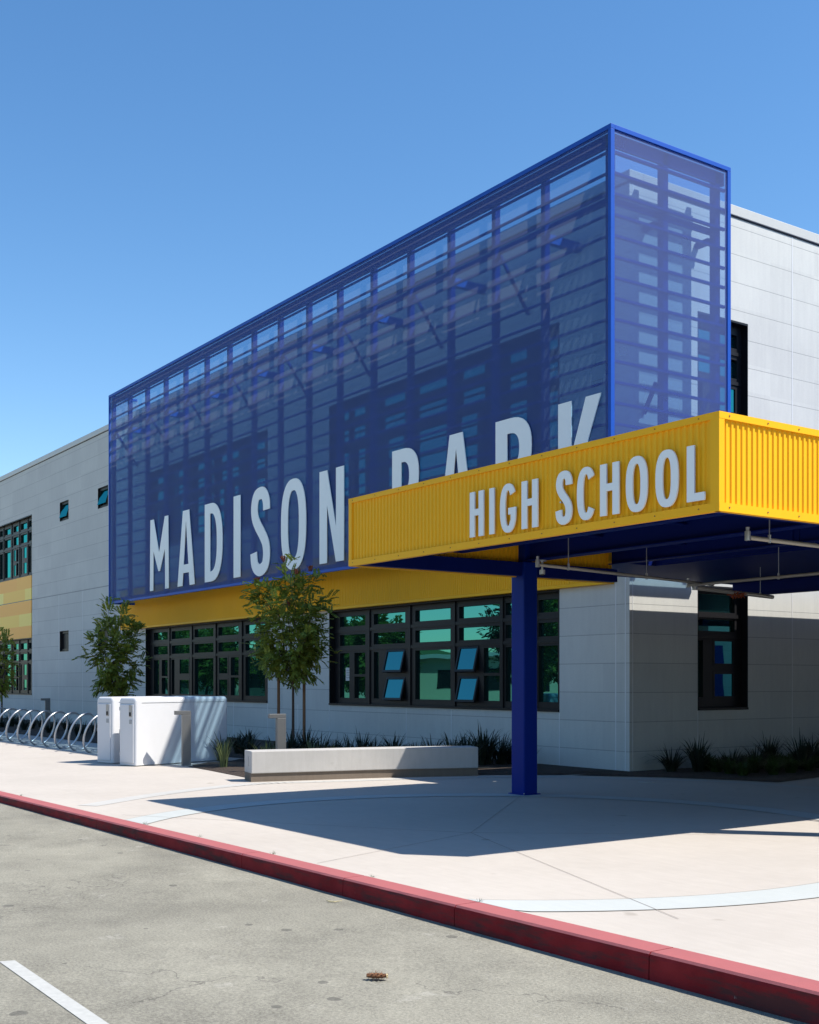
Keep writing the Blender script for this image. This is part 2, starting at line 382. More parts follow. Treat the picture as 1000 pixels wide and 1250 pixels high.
# planting beds: lumpy mulch
def bed(name, poly, zc=.035):
    bm = bmesh.new(); vs = [bm.verts.new((x, y, -.02)) for x, y in poly]; f = bm.faces.new(vs)
    bmesh.ops.triangulate(bm, faces=[f]); bmesh.ops.subdivide_edges(bm, edges=bm.edges[:], cuts=5, use_grid_fill=True)
    be = {v for e in bm.edges if len(e.link_faces) == 1 for v in e.verts}
    for v in bm.verts:
        if v in be: v.co.z = .006
        else: v.co.z = zc + .03 * noise.noise(v.co * 2.5)
    me = bpy.data.meshes.new(name); bm.to_mesh(me); bm.free(); me.materials.append(M['soil'])
    o = bpy.data.objects.new(name, me); COL.objects.link(o); o['kind'] = 'structure'
bed('planting_bed', [(-21.9, 11.2), (-20.9, 9.35), (-19.6, 9.25), (-17.3, 9.0), (-16.75, 10.2), (-16.4, 11.3), (-15.9, 12.6), (-15.1, 13.7), (-14.95, 15.24), (-21.9, 15.24)])
bed('planting_bed', [(-14.95, 13.82), (-13.75, 14.75), (-12.7, 15.28), (-12.02, 15.5), (-12.3, 17.0), (-12.6, 24), (-15.0, 24), (-15.0, 14.6)])
bed('planting_bed', [(-75, 10.9), (-24.5, 10.9), (-21.95, 11.3), (-21.95, 15.24), (-75, 15.24)])

# ------------------------------------------------------------------ school building
WY = 15.25; WX = -15.01; XL = -80; ZT = 10.5
bld = empty('school_building', (WX, WY, 0), 'two storey grey panel school building with a yellow metal band over its ground floor windows', 'building')
def at(o): # children are authored in world coords
    o.matrix_parent_inverse = Matrix.Translation((-WX, -WY, 0)); return o
front_open = {'w2': (-25.32, -16.85, 1.02, 3.36), 'w1': (-37.04, -28.55, 1.02, 3.36), 'u1': (-37.04, -28.55, 5.95, 8.45), 'u2': (-25.32, -16.85, 5.95, 8.45),
              'l1': (-57.6, -49.11, 1.05, 3.42), 'l2': (-57.6, -49.11, 6.0, 8.52), 's1': (-45.6, -44.6, 7.82, 8.56), 's2': (-41.45, -40.45, 7.82, 8.56),
              's3': (-45.6, -44.6, 2.76, 3.56), 's4': (-41.45, -40.45, 2.72, 3.48)}
side_open = {'r1': (17.03, 18.45, 1.06, 3.40), 'r2': (17.03, 18.45, 5.95, 8.50), 'r3': (24, 28, 1.06, 3.4), 'r4': (24, 28, 5.95, 8.5)}
RV = .26
m = MB()
for x0, x1, z0, z1 in rects_minus(XL, WX, -.3, ZT, list(front_open.values())): m.poly([(x0, WY, z0), (x1, WY, z0), (x1, WY, z1), (x0, WY, z1)])
for x0, x1, z0, z1 in front_open.values():
    m.poly([(x0, WY, z0), (x0, WY, z1), (x0, WY + RV, z1), (x0, WY + RV, z0)]); m.poly([(x1, WY, z1), (x1, WY, z0), (x1, WY + RV, z0), (x1, WY + RV, z1)])
    m.poly([(x0, WY, z1), (x1, WY, z1), (x1, WY + RV, z1), (x0, WY + RV, z1)]); m.poly([(x0, WY + RV, z0), (x1, WY + RV, z0), (x1, WY, z0), (x0, WY, z0)])
for y0, y1, z0, z1 in rects_minus(WY, 40, -.3, ZT, list(side_open.values())): m.poly([(WX, y0, z0), (WX, y1, z0), (WX, y1, z1), (WX, y0, z1)])
for y0, y1, z0, z1 in side_open.values():
    m.poly([(WX, y0, z1), (WX, y0, z0), (WX - RV, y0, z0), (WX - RV, y0, z1)]); m.poly([(WX, y1, z0), (WX, y1, z1), (WX - RV, y1, z1), (WX - RV, y1, z0)])
    m.poly([(WX, y0, z1), (WX - RV, y0, z1), (WX - RV, y1, z1), (WX, y1, z1)]); m.poly([(WX, y0, z0), (WX, y1, z0), (WX - RV, y1, z0), (WX - RV, y0, z0)])
m.poly([(XL, WY, -.3), (XL, WY, ZT), (XL, 40, ZT), (XL, 40, -.3)]); m.poly([(XL, 40, -.3), (XL, 40, ZT), (WX, 40, ZT), (WX, 40, -.3)])
# vertical joint trims
def vt(x, z0, z1): m.box((x - .011, WY - .004, z0), (x + .011, WY + .01, z1), 1)
for x in (-28.55, -25.32, -16.85): vt(x, 0, 1.0)
for x in (-21.96, -20.27, -26.9, -30.6, -33.9): vt(x, 0, 1.0)
for x in (-43.05, -45.72, -48.9, -38.6): vt(x, 0, 4.95)
for x in (-15.35, -15.01 - .1, -28.5, -25.4, -27): vt(x, 4.3 if x < -16 else 0, 10.5 if x < -16 else 3.9)
for y in (17.03, 19.8, 22.6): m.box((WX - .01, y - .009, 0 if y != 17.03 else 0), (WX + .004, y + .009, 10.5 if y != 17.03 else 1.05), 1)
m.box((WX - .01, WY + .07, 0), (WX + .004, WY + .086, 10.5), 1)
at(m.build('wall', [M['wall'], M['jointtrim']], bld))
m = MB()
m.box((XL, WY - .035, ZT), (WX + .035, WY + .32, ZT + .19)); m.box((WX - .32, WY + .32, ZT), (WX + .035, 40, ZT + .19))
at(m.build('parapet_cap', M['cap'], bld, bevel=.01))
m = MB(); m.box((XL, WY - .012, ZT - .03), (WX + .012, WY - .001, ZT - .001)); m.box((WX + .001, WY - .012, ZT - .03), (WX + .012, 40, ZT - .001))
at(m.build('cap_shadow_line', M['black'], bld))  # black strip laid under the parapet cap as its shadow line
m = MB(); m.poly([(XL, WY, ZT - .35), (WX, WY, ZT - .35), (WX, 40, ZT - .35), (XL, 40, ZT - .35)]); at(m.build('roof', M['roof'], bld))

# corrugated metal sheet: profile runs along u, extruded in z, ribs stand out along n
def corrugated(m, o, u, n, length, z0, z1, pitch=.072, depth=.013, mi=0):
    o = Vector(o); u = Vector(u); n = Vector(n); k = max(1, int(round(length / pitch))); p = length / k; prof = []
    for i in range(k):
        for t, d in ((0, 0), (.42, 0), (.54, depth), (.88, depth)): prof.append((i * p + t * p, d))
    prof.append((length, 0))
    for (a, da), (b, db) in zip(prof, prof[1:]):
        A = o + u * a + n * da; B = o + u * b + n * db
        m.poly([(A.x, A.y, z0), (B.x, B.y, z0), (B.x, B.y, z1), (A.x, A.y, z1)], mi)
m = MB(); BX0, BX1 = -38.9, -15.42
corrugated(m, (BX0, WY - .12, 0), (1, 0, 0), (0, -1, 0), BX1 - BX0, 3.42, 4.75)
m.box((BX0, WY - .15, 3.36), (BX1, WY - .002, 3.42)); m.box((BX1, WY - .15, 3.36), (BX1 + .03, WY - .002, 4.75)); m.box((BX0 - .03, WY - .15, 3.36), (BX0, WY - .002, 4.75))
at(m.build('metal_band', M['yellow'], bld))
m = MB(); m.box((-57.6, WY - .03, 3.42), (-49.11, WY - .002, 6.0)); at(m.build('panel_band', M['panelband'], bld))

# windows -----------------------------------------------------------
def cells(bays, H, rows):
    """returns list of pane rects and list of vent rects in local x,z"""
    panes, vents = [], []
    (a0, a1), (b0, b1), (c0, c1) = rows
    for x0, x1, kind in bays:
        panes += [(x0, x1, a0, a1), (x0, x1, b0, b1)]; w = x1 - x0; mid = (c0 + c1) / 2
        if kind == 'full': panes.append((x0, x1, c0, c1))
        elif kind == 'split':
            panes += [(x0, x0 + w * .38, c0, c1), (x0 + w * .58, x1, c0, mid - .03), (x0 + w * .58, x1, mid + .03, c1)]
        elif kind == 'vent':
            panes.append((x0, x0 + w * .16, c0, c1)); vents += [(x0 + w * .42, x1, c0 - .04, mid - .05), (x0 + w * .42, x1, mid + .05, c1 + .04)]
        elif kind == 'ventl':
            vents += [(x0, x0 + w * .5, c0 - .05, mid - .04), (x0, x0 + w * .5, mid + .04, c1 + .05)]
            panes += [(x0 + w * .62, x1, c0, mid - .03), (x0 + w * .62, x1, mid + .03, c1)]
    return panes, vents
def window(x0, z0, w, h, bays, rows, axis='y', gmat='glass', tilt=0, name='window'):
    o = bpy.data.objects.new(name, None)
    panes, vents = cells(bays, h, rows)
    m = MB()
    for a, b, c, d in rects_minus(0, w, 0, h, panes + vents): m.box((a, .15, c), (b, .24, d))
    # main mullions stand proud
    for x0_, x1_, _ in bays[:-1]:
        nx = [b for b in bays if b[0] > x1_][0][0]; m.box(((x1_ + nx) / 2 - .04, .12, .03), ((x1_ + nx) / 2 + .04, .149, h - .03))
    for zz in ((rows[0][0] + rows[1][1]) / 2, (rows[1][0] + rows[2][1]) / 2): m.box((.03, .126, zz - .035), (w - .03, .1485, zz + .035))
    # black lining of the opening
    m.box((.001, -.006, .001), (.012, .15, h - .001)); m.box((w - .012, -.006, .001), (w - .001, .15, h - .001)); m.box((.012, -.006, h - .04), (w - .012, .15, h - .001)); m.box((.012, -.03, .001), (w - .012, .15, .045))
    f = m.build(name, M['black'], bld)
    g = MB()
    for a, b, c, d in panes: g.box((a - .001, .215, c - .001), (b + .001, .235, d + .001))
    g.build('pane', M[gmat], f)
    for a, b, c, d in vents:
        t = R(tilt); fr = .05
        s = MB()
        for p, q, r_, s_ in rects_minus(a, b, c, d, [(a + fr, b - fr, c + fr, d - fr)]): s.box((p - a, -.02, r_ - d), (q - a, .03, s_ - d))
        sa = s.build('sash', M['black'], f); sa.location = (a, .165, d); sa.rotation_euler.x = -t
        pg = MB(); pg.box((fr, 0, c - d + fr), (b - a - fr, .012, -fr)); pn = pg.build('pane', M[gmat], f); pn.location = (a, .165, d); pn.rotation_euler.x = -t
        if tilt:
            bk = MB(); bk.box((a + .01, .235, c), (b - .01, .25, d)); bk.build('screen', M['black'], f)
    if axis == 'y': f.matrix_parent_inverse = Matrix.Translation((-WX, -WY, 0)); f.location = (x0, WY, z0)
    else: f.matrix_parent_inverse = Matrix.Translation((-WX, -WY, 0)); f.location = (WX, x0, z0); f.rotation_euler.z = R(90)
    return f
bpy.context.view_layer.update()
ROWS = ((1.93, 2.18), (1.46, 1.73), (.18, 1.28))
BAYS2 = [(.26, 1.42, 'split'), (1.79, 3.10, 'vent'), (3.50, 4.82, 'full'), (5.13, 6.49, 'ventl'), (6.69, 7.52, 'full'), (7.70, 8.26, 'full')]
BAYS1 = [(.32, 1.44, 'split'), (1.76, 3.12, 'vent'), (3.48, 4.80, 'full'), (5.14, 6.45, 'ventl'), (6.88, 8.05, 'full')]
def place(key, side, bays, rows, g='glass', tilt=0):
    a, b, c, d = (side_open if side else front_open)[key]
    return window(a, c, b - a, d - c, bays, rows, 'x' if side else 'y', g, tilt)
place('w2', 0, BAYS2, ROWS, tilt=14); place('w1', 0, BAYS1, ROWS)
RU = ((2.08, 2.34), (1.50, 1.86), (.18, 1.30))
place('u1', 0, BAYS1, RU, 'glassup'); place('u2', 0, BAYS2, RU, 'glassup')
BL = [(.3, 1.5, 'split'), (1.8, 3.1, 'vent'), (3.4, 3.85, 'full'), (4.15, 5.0, 'full'), (5.45, 6.15, 'ventl'), (6.5, 7.35, 'vent'), (7.62, 8.3, 'split')]
place('l1', 0, BL, ROWS); place('l2', 0, BL, RU, 'glassup')
for k in ('s1', 's2', 's3', 's4'):
    a, b, c, d = front_open[k]; h = d - c
    f = MB()
    for p, q, r_, s_ in rects_minus(0, b - a, 0, h, [(.1, b - a - .1, .1, h - .1)]): f.box((p, .06, r_), (q, .13, s_))
    f.box((.001, -.006, .001), (.012, .06, h - .001)); f.box((b - a - .012, -.006, .001), (b - a - .001, .06, h - .001)); f.box((.012, -.006, h - .012), (b - a - .012, .06, h - .001)); f.box((.012, -.006, .001), (b - a - .012, .06, .02))
    f.box((.1, .2, .1), (b - a - .1, .22, h - .1))
    w = f.build('window', M['black'], bld); w.matrix_parent_inverse = Matrix.Translation((-WX, -WY, 0)); w.location = (a, WY, c)
    tt = 18 if k in ('s1', 's2') else 0
    g = MB(); g.box((0, 0, -(h - .2)), (b - a - .2, .012, 0)); pn = g.build('pane', M['glassup' if tt else 'black'], w); pn.location = (.1, .1, h - .1); pn.rotation_euler.x = -R(tt)
SB = [(.12, 1.28, 'vent')]
place('r1', 1, [(.14, 1.22, 'vent')], ((1.86, 2.2), (1.5, 1.72), (.25, 1.32))); place('r2', 1, SB, RU, 'glassup')
place('r3', 1, [(.2, 1.8, 'full'), (2.1, 3.7, 'vent')], ROWS); place('r4', 1, [(.2, 1.8, 'full'), (2.1, 3.7, 'vent')], RU, 'glassup')

# ------------------------------------------------------------------ blue mesh screen
SX0, SX1, SY, SYE, SZ0, SZ1 = -37.7, -14.46, 14.25, 17.28, 4.20, 11.0
scr = empty('mesh_screen', (SX1, SY, SZ0), 'tall translucent blue mesh screen wrapped around the upper corner of the building', 'screen')
def sp(o): o.matrix_parent_inverse = Matrix.Translation((-SX1, -SY, -SZ0)); return o
m = MB(); m.poly([(SX0, SY, SZ0), (SX1, SY, SZ0), (SX1, SY, SZ1), (SX0, SY, SZ1)]); sp(m.build('front_mesh', M['mesh'], scr))
m = MB(); m.poly([(SX1, SY, SZ0), (SX1, SYE, SZ0), (SX1, SYE, SZ1), (SX1, SY, SZ1)]); sp(m.build('side_mesh', M['mesh'], scr))
m = MB(); m.poly([(SX0, SY, SZ1), (SX0, WY, SZ1), (SX0, WY, SZ0), (SX0, SY, SZ0)]); sp(m.build('side_mesh', M['mesh'], scr))
fr = .045
m = MB()
m.box((SX0 - .01, SY - .02, SZ1 - .05), (SX1 + .02, SY + .08, SZ1 + .03)); m.box((SX1 - .08, SY + .08, SZ1 - .05), (SX1 + .02, SYE, SZ1 + .03))
m.box((SX0 - .01, SY - .02, SZ0 - .05), (SX1 + .02, SY + .06, SZ0 + .02)); m.box((SX1 - .06, SY + .06, SZ0 - .05), (SX1 + .02, SYE, SZ0 + .02))
m.box((SX1 - .05, SY - .02, SZ0 + .02), (SX1 + .02, SY + .07, SZ1 - .05)); m.box((SX1 - .05, SYE - .09, SZ0 + .02), (SX1 + .02, SYE, SZ1 - .05))
m.box((SX0 - .01, SY - .02, SZ0 + .02), (SX0 + .05, SY + .05, SZ1 - .05))
m.box((SX0 - .01, SY + .05, SZ1 - .05), (SX0 + .05, WY - .04, SZ1 + .03)); m.box((SX0 - .01, SY + .05, SZ0 - .05), (SX0 + .05, WY - .04, SZ0 + .02))
sp(m.build('edge_frame', M['bluelite'], scr, bevel=.006))
for k in range(16):
    x = -16.30 - 1.4267 * k
    m = MB(); m.box((x - .055, SY + .10, SZ0 - .02), (x + .055, SY + .22, SZ1 - .06)); sp(m.build('post', M['blue'], scr))
for y in (15.68, 17.05):
    sp(box('post', (SX1 - .24, y - .05, SZ0), (SX1 - .1, y + .07, SZ1 - .06), M['blue'], scr))
sp(box('post', (SX1 - .22, SY + .09, SZ0), (SX1 - .1, SY + .2, SZ1 - .06), M['blue'], scr))
for k in range(18):
    z = 10.60 - .355 * k
    m = MB(); m.box((SX0 + .05, SY + .03, z - .02), (SX1 - .05, SY + .065, z + .02)); m.box((SX1 - .085, SY + .085, z - .022), (SX1 - .03, SYE - .09, z + .022)); sp(m.build('girt', M['blue'], scr))
m = MB()
m.box((SX0 + .05, SY + .09, 10.72), (SX1 - .1, SY + .15, 10.95)); m.box((SX1 - .16, SY + .15, 10.72), (SX1 - .1, SYE - .05, 10.95))
sp(m.build('top_beam', M['blue'], scr))
m = MB(); m.box((SX0 + .05, SY + .221, 9.82), (SX1 - .1, SY + .26, 9.94)); m.box((SX1 - .28, SY + .26, 9.82), (SX1 - .241, SYE - .1, 9.94)); sp(m.build('rail', M['blue'], scr))
m = MB(); m.box((SX0 + .05, SY + .221, 4.22), (SX1 - .1, SY + .26, 4.36)); sp(m.build('rail', M['blue'], scr))
for k in range(0, 16, 2):
    x = -16.30 - 1.4267 * k
    sp(box('outrigger', (x - .06, SY + .22, 9.60), (x + .06, WY - .003, 9.76), M['bluelite'], scr))
for k in range(1, 16, 2):
    x = -16.30 - 1.4267 * k
    m = MB(); m.bar((x, SY + .24, 9.85), (x, WY - .02, 8.8), .05, .05); sp(m.build('brace', M['blue'], scr))
for x, y in ((SX1 - .17, 15.6), (SX1 - .17, 17.0)):
    m = MB(); m.bar((WX + .01, y, 9.7), (SX1 - .24, y, 9.7), .1, .1); m.bar((WX + .01, y, 6.4), (SX1 - .24, y, 6.9), .06, .06); sp(m.build('outrigger', M['blue'], scr))

# ------------------------------------------------------------------ lettering
def glyph(ch, w, h, t):
    """list of loops (first is outline, others holes or further outlines)"""
    b = t * .82
    def sup(cx, cy, a, c, n=40, p=2.5, a0=0, a1=2 * math.pi):
        out = []
        for i in range(n + 1):
            th = a0 + (a1 - a0) * i / n; co, si = math.cos(th), math.sin(th)
            out.append((cx + a * math.copysign(abs(co) ** (2 / p), co), cy + c * math.copysign(abs(si) ** (2 / p), si)))
        return out
    if ch == 'I': return [[(0, 0), (w, 0), (w, h), (0, h)]]
    if ch == 'L': return [[(0, 0), (w, 0), (w, b), (t, b), (t, h), (0, h)]]
    if ch == 'H':
        m0, m1 = h * .47, h * .47 + b
        return [[(0, 0), (t, 0), (t, m0), (w - t, m0), (w - t, 0), (w, 0), (w, h), (w - t, h), (w - t, m1), (t, m1), (t, h), (0, h)]]
    if ch == 'N': return [[(0, 0), (t, 0), (t, h * .62), (w - t * 1.02, 0), (w, 0), (w, h), (w - t, h), (w - t, h * .38), (t * 1.02, h), (0, h)]]
    if ch == 'M':
        k = w * .5; s = t * .78
        return [[(0, 0), (s, 0), (s * 1.05, h * .55), (k - s * .22, h * .26), (k + s * .22, h * .26), (w - s * 1.05, h * .55), (w - s, 0), (w, 0), (w - s * .15, h), (w - s * 1.1, h), (k, h * .52), (s * 1.1, h), (s * .15, h)]]
    if ch == 'A':
        c = w / 2; ap = t * .62; s = t * 1.0
        xl = lambda z: (c - ap) * z / h                       # outer left edge
        xi = lambda z: s + (c - s - .0) * z / (h * .86)        # inner left edge
        z0, z1 = h * .17, h * .17 + b * .85
        return [[(0, 0), (s, 0), (xi(z0), z0), (w - xi(z0), z0), (w - s, 0), (w, 0), (c + ap, h), (c - ap, h)],
                [(xi(z1), z1), (w - xi(z1), z1), (c, h * .86)]]
    if ch == 'K': return [[(0, 0), (t, 0), (t, h * .36), (t * 1.25, h * .44), (w - t * 1.1, 0), (w, 0), (t * 1.95, h * .56), (w * .98, h), (w * .98 - t * 1.08, h), (t, h * .56), (t, h), (0, h)]]
    if ch == 'O': return [sup(w / 2, h / 2, w / 2, h / 2)[:-1], sup(w / 2, h / 2, w / 2 - t, h / 2 - b)[:-1]]
    if ch == 'D':
        o = [(0, 0)] + sup(w * .36, h / 2, w * .64, h / 2, 24, 2.4, -math.pi / 2, math.pi / 2) + [(0, h)]
        i = [(t, b)] + sup(w * .36, h / 2, w * .64 - t, h / 2 - b, 24, 2.4, -math.pi / 2, math.pi / 2) + [(t, h - b)]
        return [o, i]
    if ch in 'PR':
        bh = h * .27; cy = h - bh
        bowl = sup(w * .4, cy, w * .58, bh, 20, 2.5, -math.pi / 2, math.pi / 2)
        if ch == 'P': o = [(0, 0), (t, 0), (t, cy - bh)] + bowl + [(0, h)]
        else: o = [(0, 0), (t, 0), (t, cy - bh), (w * .42, cy - bh), (w - t * 1.05, 0), (w, 0), (w * .68, cy - bh * .98)] + bowl[3:] + [(0, h)]
        i = [(t, cy - bh + b)] + sup(w * .4, cy, w * .58 - t, bh - b, 20, 2.5, -math.pi / 2, math.pi / 2) + [(t, h - b)]
        return [o, i]
    if ch in 'CG':
        a = .62
        oo = sup(w * .55, h / 2, w * .55, h / 2, 40, 2.4, a, 2 * math.pi - a)
        ii = sup(w * .55, h / 2, w * .55 - t, h / 2 - b, 40, 2.4, a * 1.15, 2 * math.pi - a * 1.15)
        if ch == 'G':
            oo = sup(w * .5, h / 2, w * .5, h / 2, 44, 2.4, a, 2 * math.pi - .45)
            ii = sup(w * .5, h / 2, w * .5 - t, h / 2 - b, 40, 2.4, a * 1.15, 2 * math.pi - .75)
            return [oo + [(w, h * .5), (w * .52, h * .5), (w * .52, h * .5 - b), (w - t, h * .5 - b), (w - t, h * .24)] + list(reversed(ii))]
        return [oo + list(reversed(ii))]
    if ch == 'S':
        P = [(.86, .735), (.84, .84), (.70, .925), (.50, .94), (.28, .91), (.17, .80), (.20, .68), (.36, .575), (.60, .47), (.80, .36), (.86, .235), (.79, .115), (.58, .06), (.36, .065), (.18, .13), (.12, .265)]
        C = [Vector((p.x, p.y)) for p in spline(P, 5)]; Lr, Rr = [], []
        for i, p in enumerate(C):
            a = C[max(0, i - 1)]; c = C[min(len(C) - 1, i + 1)]; d = Vector(((c.x - a.x) * w, (c.y - a.y) * h)).normalized()
            n = Vector((-d.y * t * .52, d.x * b * .55)); q = Vector((t * .45 + p.x * (w - t * .9) if False else p.x * w, p.y * h))
            Lr.append(tuple(q + n)); Rr.append(tuple(q - n))
        return [Lr + Rr[::-1]]
    return []
def letter(ch, x0, x1, z0, z1, y, t, depth, mat, parent, inv):
    cu = bpy.data.curves.new('letter', 'CURVE'); cu.dimensions = '2D'; cu.fill_mode = 'BOTH'; cu.extrude = depth / 2
    for lp in glyph(ch, x1 - x0, z1 - z0, t):
        s = cu.splines.new('POLY'); s.points.add(len(lp) - 1)
        for p, (a, b) in zip(s.points, lp): p.co = (a, b, 0, 1)
        s.use_cyclic_u = True
    tmp = bpy.data.objects.new('tmp', cu); COL.objects.link(tmp); bpy.context.view_layer.update()
    me = bpy.data.meshes.new_from_object(tmp.evaluated_get(bpy.context.evaluated_depsgraph_get()))
    bpy.data.objects.remove(tmp); bpy.data.curves.remove(cu)
    me.transform(Matrix.Translation((x0, y, z0)) @ Matrix.Rotation(R(90), 4, 'X')); me.materials.clear(); me.materials.append(mat)
    o = bpy.data.objects.new('letter', me); COL.objects.link(o); o.parent = parent; o.matrix_parent_inverse = inv; return o
sg = empty('school_sign', (-34.2, 14.2, 4.36), 'tall pale grey letters MADISON PARK fixed low on the blue mesh screen', 'sign')
inv = Matrix.Translation((34.2, -14.2, -4.36))
for ch, a, b in (('M', -34.2, -32.78), ('A', -32.15, -30.97), ('D', -30.31, -29.2), ('I', -28.53, -28.13), ('S', -27.5, -26.55), ('O', -25.92, -24.68), ('N', -24.05, -22.96),
                 ('P', -21.0, -20.0), ('A', -19.36, -18.12), ('R', -17.50, -16.44), ('K', -15.74, -14.64)):
    e = .03 if ch in 'SO' else 0
    letter(ch, a, b, 4.36 - e, 6.52 + e, 14.222, .345 if ch != 'I' else .33, .016, M['letter'], sg, inv)
# ------------------------------------------------------------------ entrance canopy
FX0, FX1, FY, FZ0, FZ1 = -12.92, -6.90, 8.10, 3.08, 3.945
YL, YR = 12.72, 13.7
can = empty('entrance_canopy', (-12.86, 10.97, 0), 'entrance canopy with yellow corrugated fascia carried on a blue steel column', 'canopy')
ci = Matrix.Translation((12.86, -10.97, 0))
def cp(o): o.matrix_parent_inverse = ci; return o
def fascia(name, o, u, n, ln):
    m = MB(); corrugated(m, o, u, n, ln, FZ0 + .075, FZ1 - .06); o = Vector(o); u = Vector(u); n = Vector(n)
    a = o - n * .02; 
    def slab(z0, z1, out, s0, s1):
        p = o + u * s0 + n * out; q = o + u * s1 - n * .03
        m.box((p.x, p.y, z0), (q.x, q.y, z1))
    slab(FZ0, FZ0 + .075, .032, -.0, ln); slab(FZ1 - .06, FZ1, .032, -.0, ln)
    slab(FZ0 + .075, FZ1 - .06, .03, 0, .07); slab(FZ0 + .075, FZ1 - .06, .03, ln - .07, ln)
    return cp(m.build(name, M['yellow'], can))
fascia('front_fascia', (FX0, FY, 0), (1, 0, 0), (0, -1, 0), FX1 - FX0)
fascia('side_fascia', (FX1 - .001, FY - .031, 0), (0, 1, 0), (1, 0, 0), YR - FY)
fascia('side_fascia', (FX0 - .001, FY + .001, 0), (0, 1, 0), (-1, 0, 0), YL - FY)
# screws on the trim
m = MB()
for s in (.1, .62, 1.06, 1.5, 1.95, 2.5, 3.1, 3.7):
    for z in (FZ0 + .037, FZ1 - .03): m.tube([(FX1 + .031, FY + s, z), (FX1 + .036, FY + s, z)], .008, 8)
for s in range(12):
    for z in (FZ0 + .037, FZ1 - .03): m.tube([(FX0 + .1 + s * .52, FY - .032, z), (FX0 + .1 + s * .52, FY - .037, z)], .006, 8)
cp(m.build('screws', M['brown'], can))
# deck, ribs downwards
m = MB(); k = int((YR - FY - .1) / .15)
for i in range(k):
    y = FY + .05 + i * .15
    for (a, za), (b, zb) in (((0, 3.80), (.05, 3.80)), ((.05, 3.80), (.07, 3.76)), ((.07, 3.76), (.13, 3.76)), ((.13, 3.76), (.15, 3.80))):
        m.poly([(FX0 + .04, y + a, za), (FX0 + .04, y + b, zb), (FX1 - .04, y + b, zb), (FX1 - .04, y + a, za)])
m.box((FX0 + .031, FY + .031, 3.84), (FX1 - .031, YR, 3.90)); cp(m.build('roof_deck', M['navy'], can))
m = MB(); m.box((-14.61, YR + .001, 3.40), (-.5, 30, 3.60)); m.box((-14.61, YL + .02, 3.40), (-12.93, YR + .001, 3.60)); cp(m.build('rear_roof', M['navy'], can))
cp(box('light_leak_panel', (FX0 + .16, YR - .05, 3.42), (FX1 - .035, YR - .002, 3.838), M['navy'], can))  # added panel, stops sun leaking between the deck and the rear roof
def ibeam(p, q, z0, z1, fw=.16, name='beam', mat='navy'):
    m = MB(); x0, y0 = p; x1, y1 = q; t = .014
    m.bar((x0, y0, z0 + t / 2), (x1, y1, z0 + t / 2), fw, t); m.bar((x0, y0, z1 - t / 2), (x1, y1, z1 - t / 2), fw, t); m.bar((x0, y0, (z0 + z1) / 2), (x1, y1, (z0 + z1) / 2), .01, z1 - z0 - 2 * t)
    return cp(m.build(name, M[mat], can))
cp(box('edge_beam', (FX0 + .031, FY + .04, FZ0 + .012), (FX0 + .15, YL, FZ0 + .2), M['navy'], can))
cp(box('edge_beam', (FX0 + .151, FY + .035, FZ0 + .012), (FX1 - .151, FY + .12, 3.755), M['navy'], can))
cp(box('edge_beam', (FX1 - .15, FY + .04, FZ0 + .012), (FX1 - .033, YR, 3.755), M['navy'], can))
ibeam((FX0 + .16, 9.72), (FX1 - .16, 9.72), 3.34, 3.755); ibeam((FX0 + .16, 11.0), (FX1 - .16, 11.0), 3.30, 3.755, .2); ibeam((FX0 + .16, 12.6), (FX1 - .16, 12.6), 3.34, 3.755)
for x in (-11.35, -9.9, -8.4): ibeam((x, FY + .13), (x, YR - .05), 3.50, 3.754, .1, 'joist')
for x in (-8.9, -5.5): ibeam((x, YR + .1), (x, 25.8), 3.10, 3.398, .16)
ibeam((-14.5, 17.4), (-2.2, 17.4), 3.16, 3.398)
m = MB(); m.bar((-9.2, 12.6, 3.35), (-8.4, 12.6, 3.74), .04, .04); m.bar((-9.55, 12.6, 3.35), (-9.55, 12.6, 3.74), .04, .04); m.bar((-9.45, 12.6, 3.35), (-9.45, 12.6, 3.74), .03, .03); cp(m.build('brace', M['navy'], can))
def column(x0, x1, y0, y1):
    m = MB(); m.box((x0, y0, 0), (x1, y1, 3.29)); o = cp(m.build('column', M['blue'], can, bevel=.018))
    m = MB(); m.box((x0 - .03, y0 - .03, 0.001), (x1 + .03, y1 + .03, .018)); cp(m.build('base_plate', M['blue'], can))
    for bx, by in ((x0 - .018, y0 - .018), (x1 + .018, y0 - .018), (x0 - .018, y1 + .018), (x1 + .018, y1 + .018)):
        m = MB(); m.tube([(bx, by, .018), (bx, by, .034)], .009, 6); cp(m.build('bolt', M['galv'], can))
    m = MB(); xc = (x0 + x1) / 2; yc = (y0 + y1) / 2; m.box((xc - .09, yc - .06, 3.29), (xc + .09, yc + .06, 3.755)); cp(m.build('column_head', M['blue'], can))
column(-13.005, -12.72, 10.85, 11.10); column(-7.25, -7.0, 10.95, 11.2)
for x, y in ((-8.9, 24.5), (-5.5, 14.2), (-5.5, 24.5)): column(x - .12, x + .12, y, y + .24)
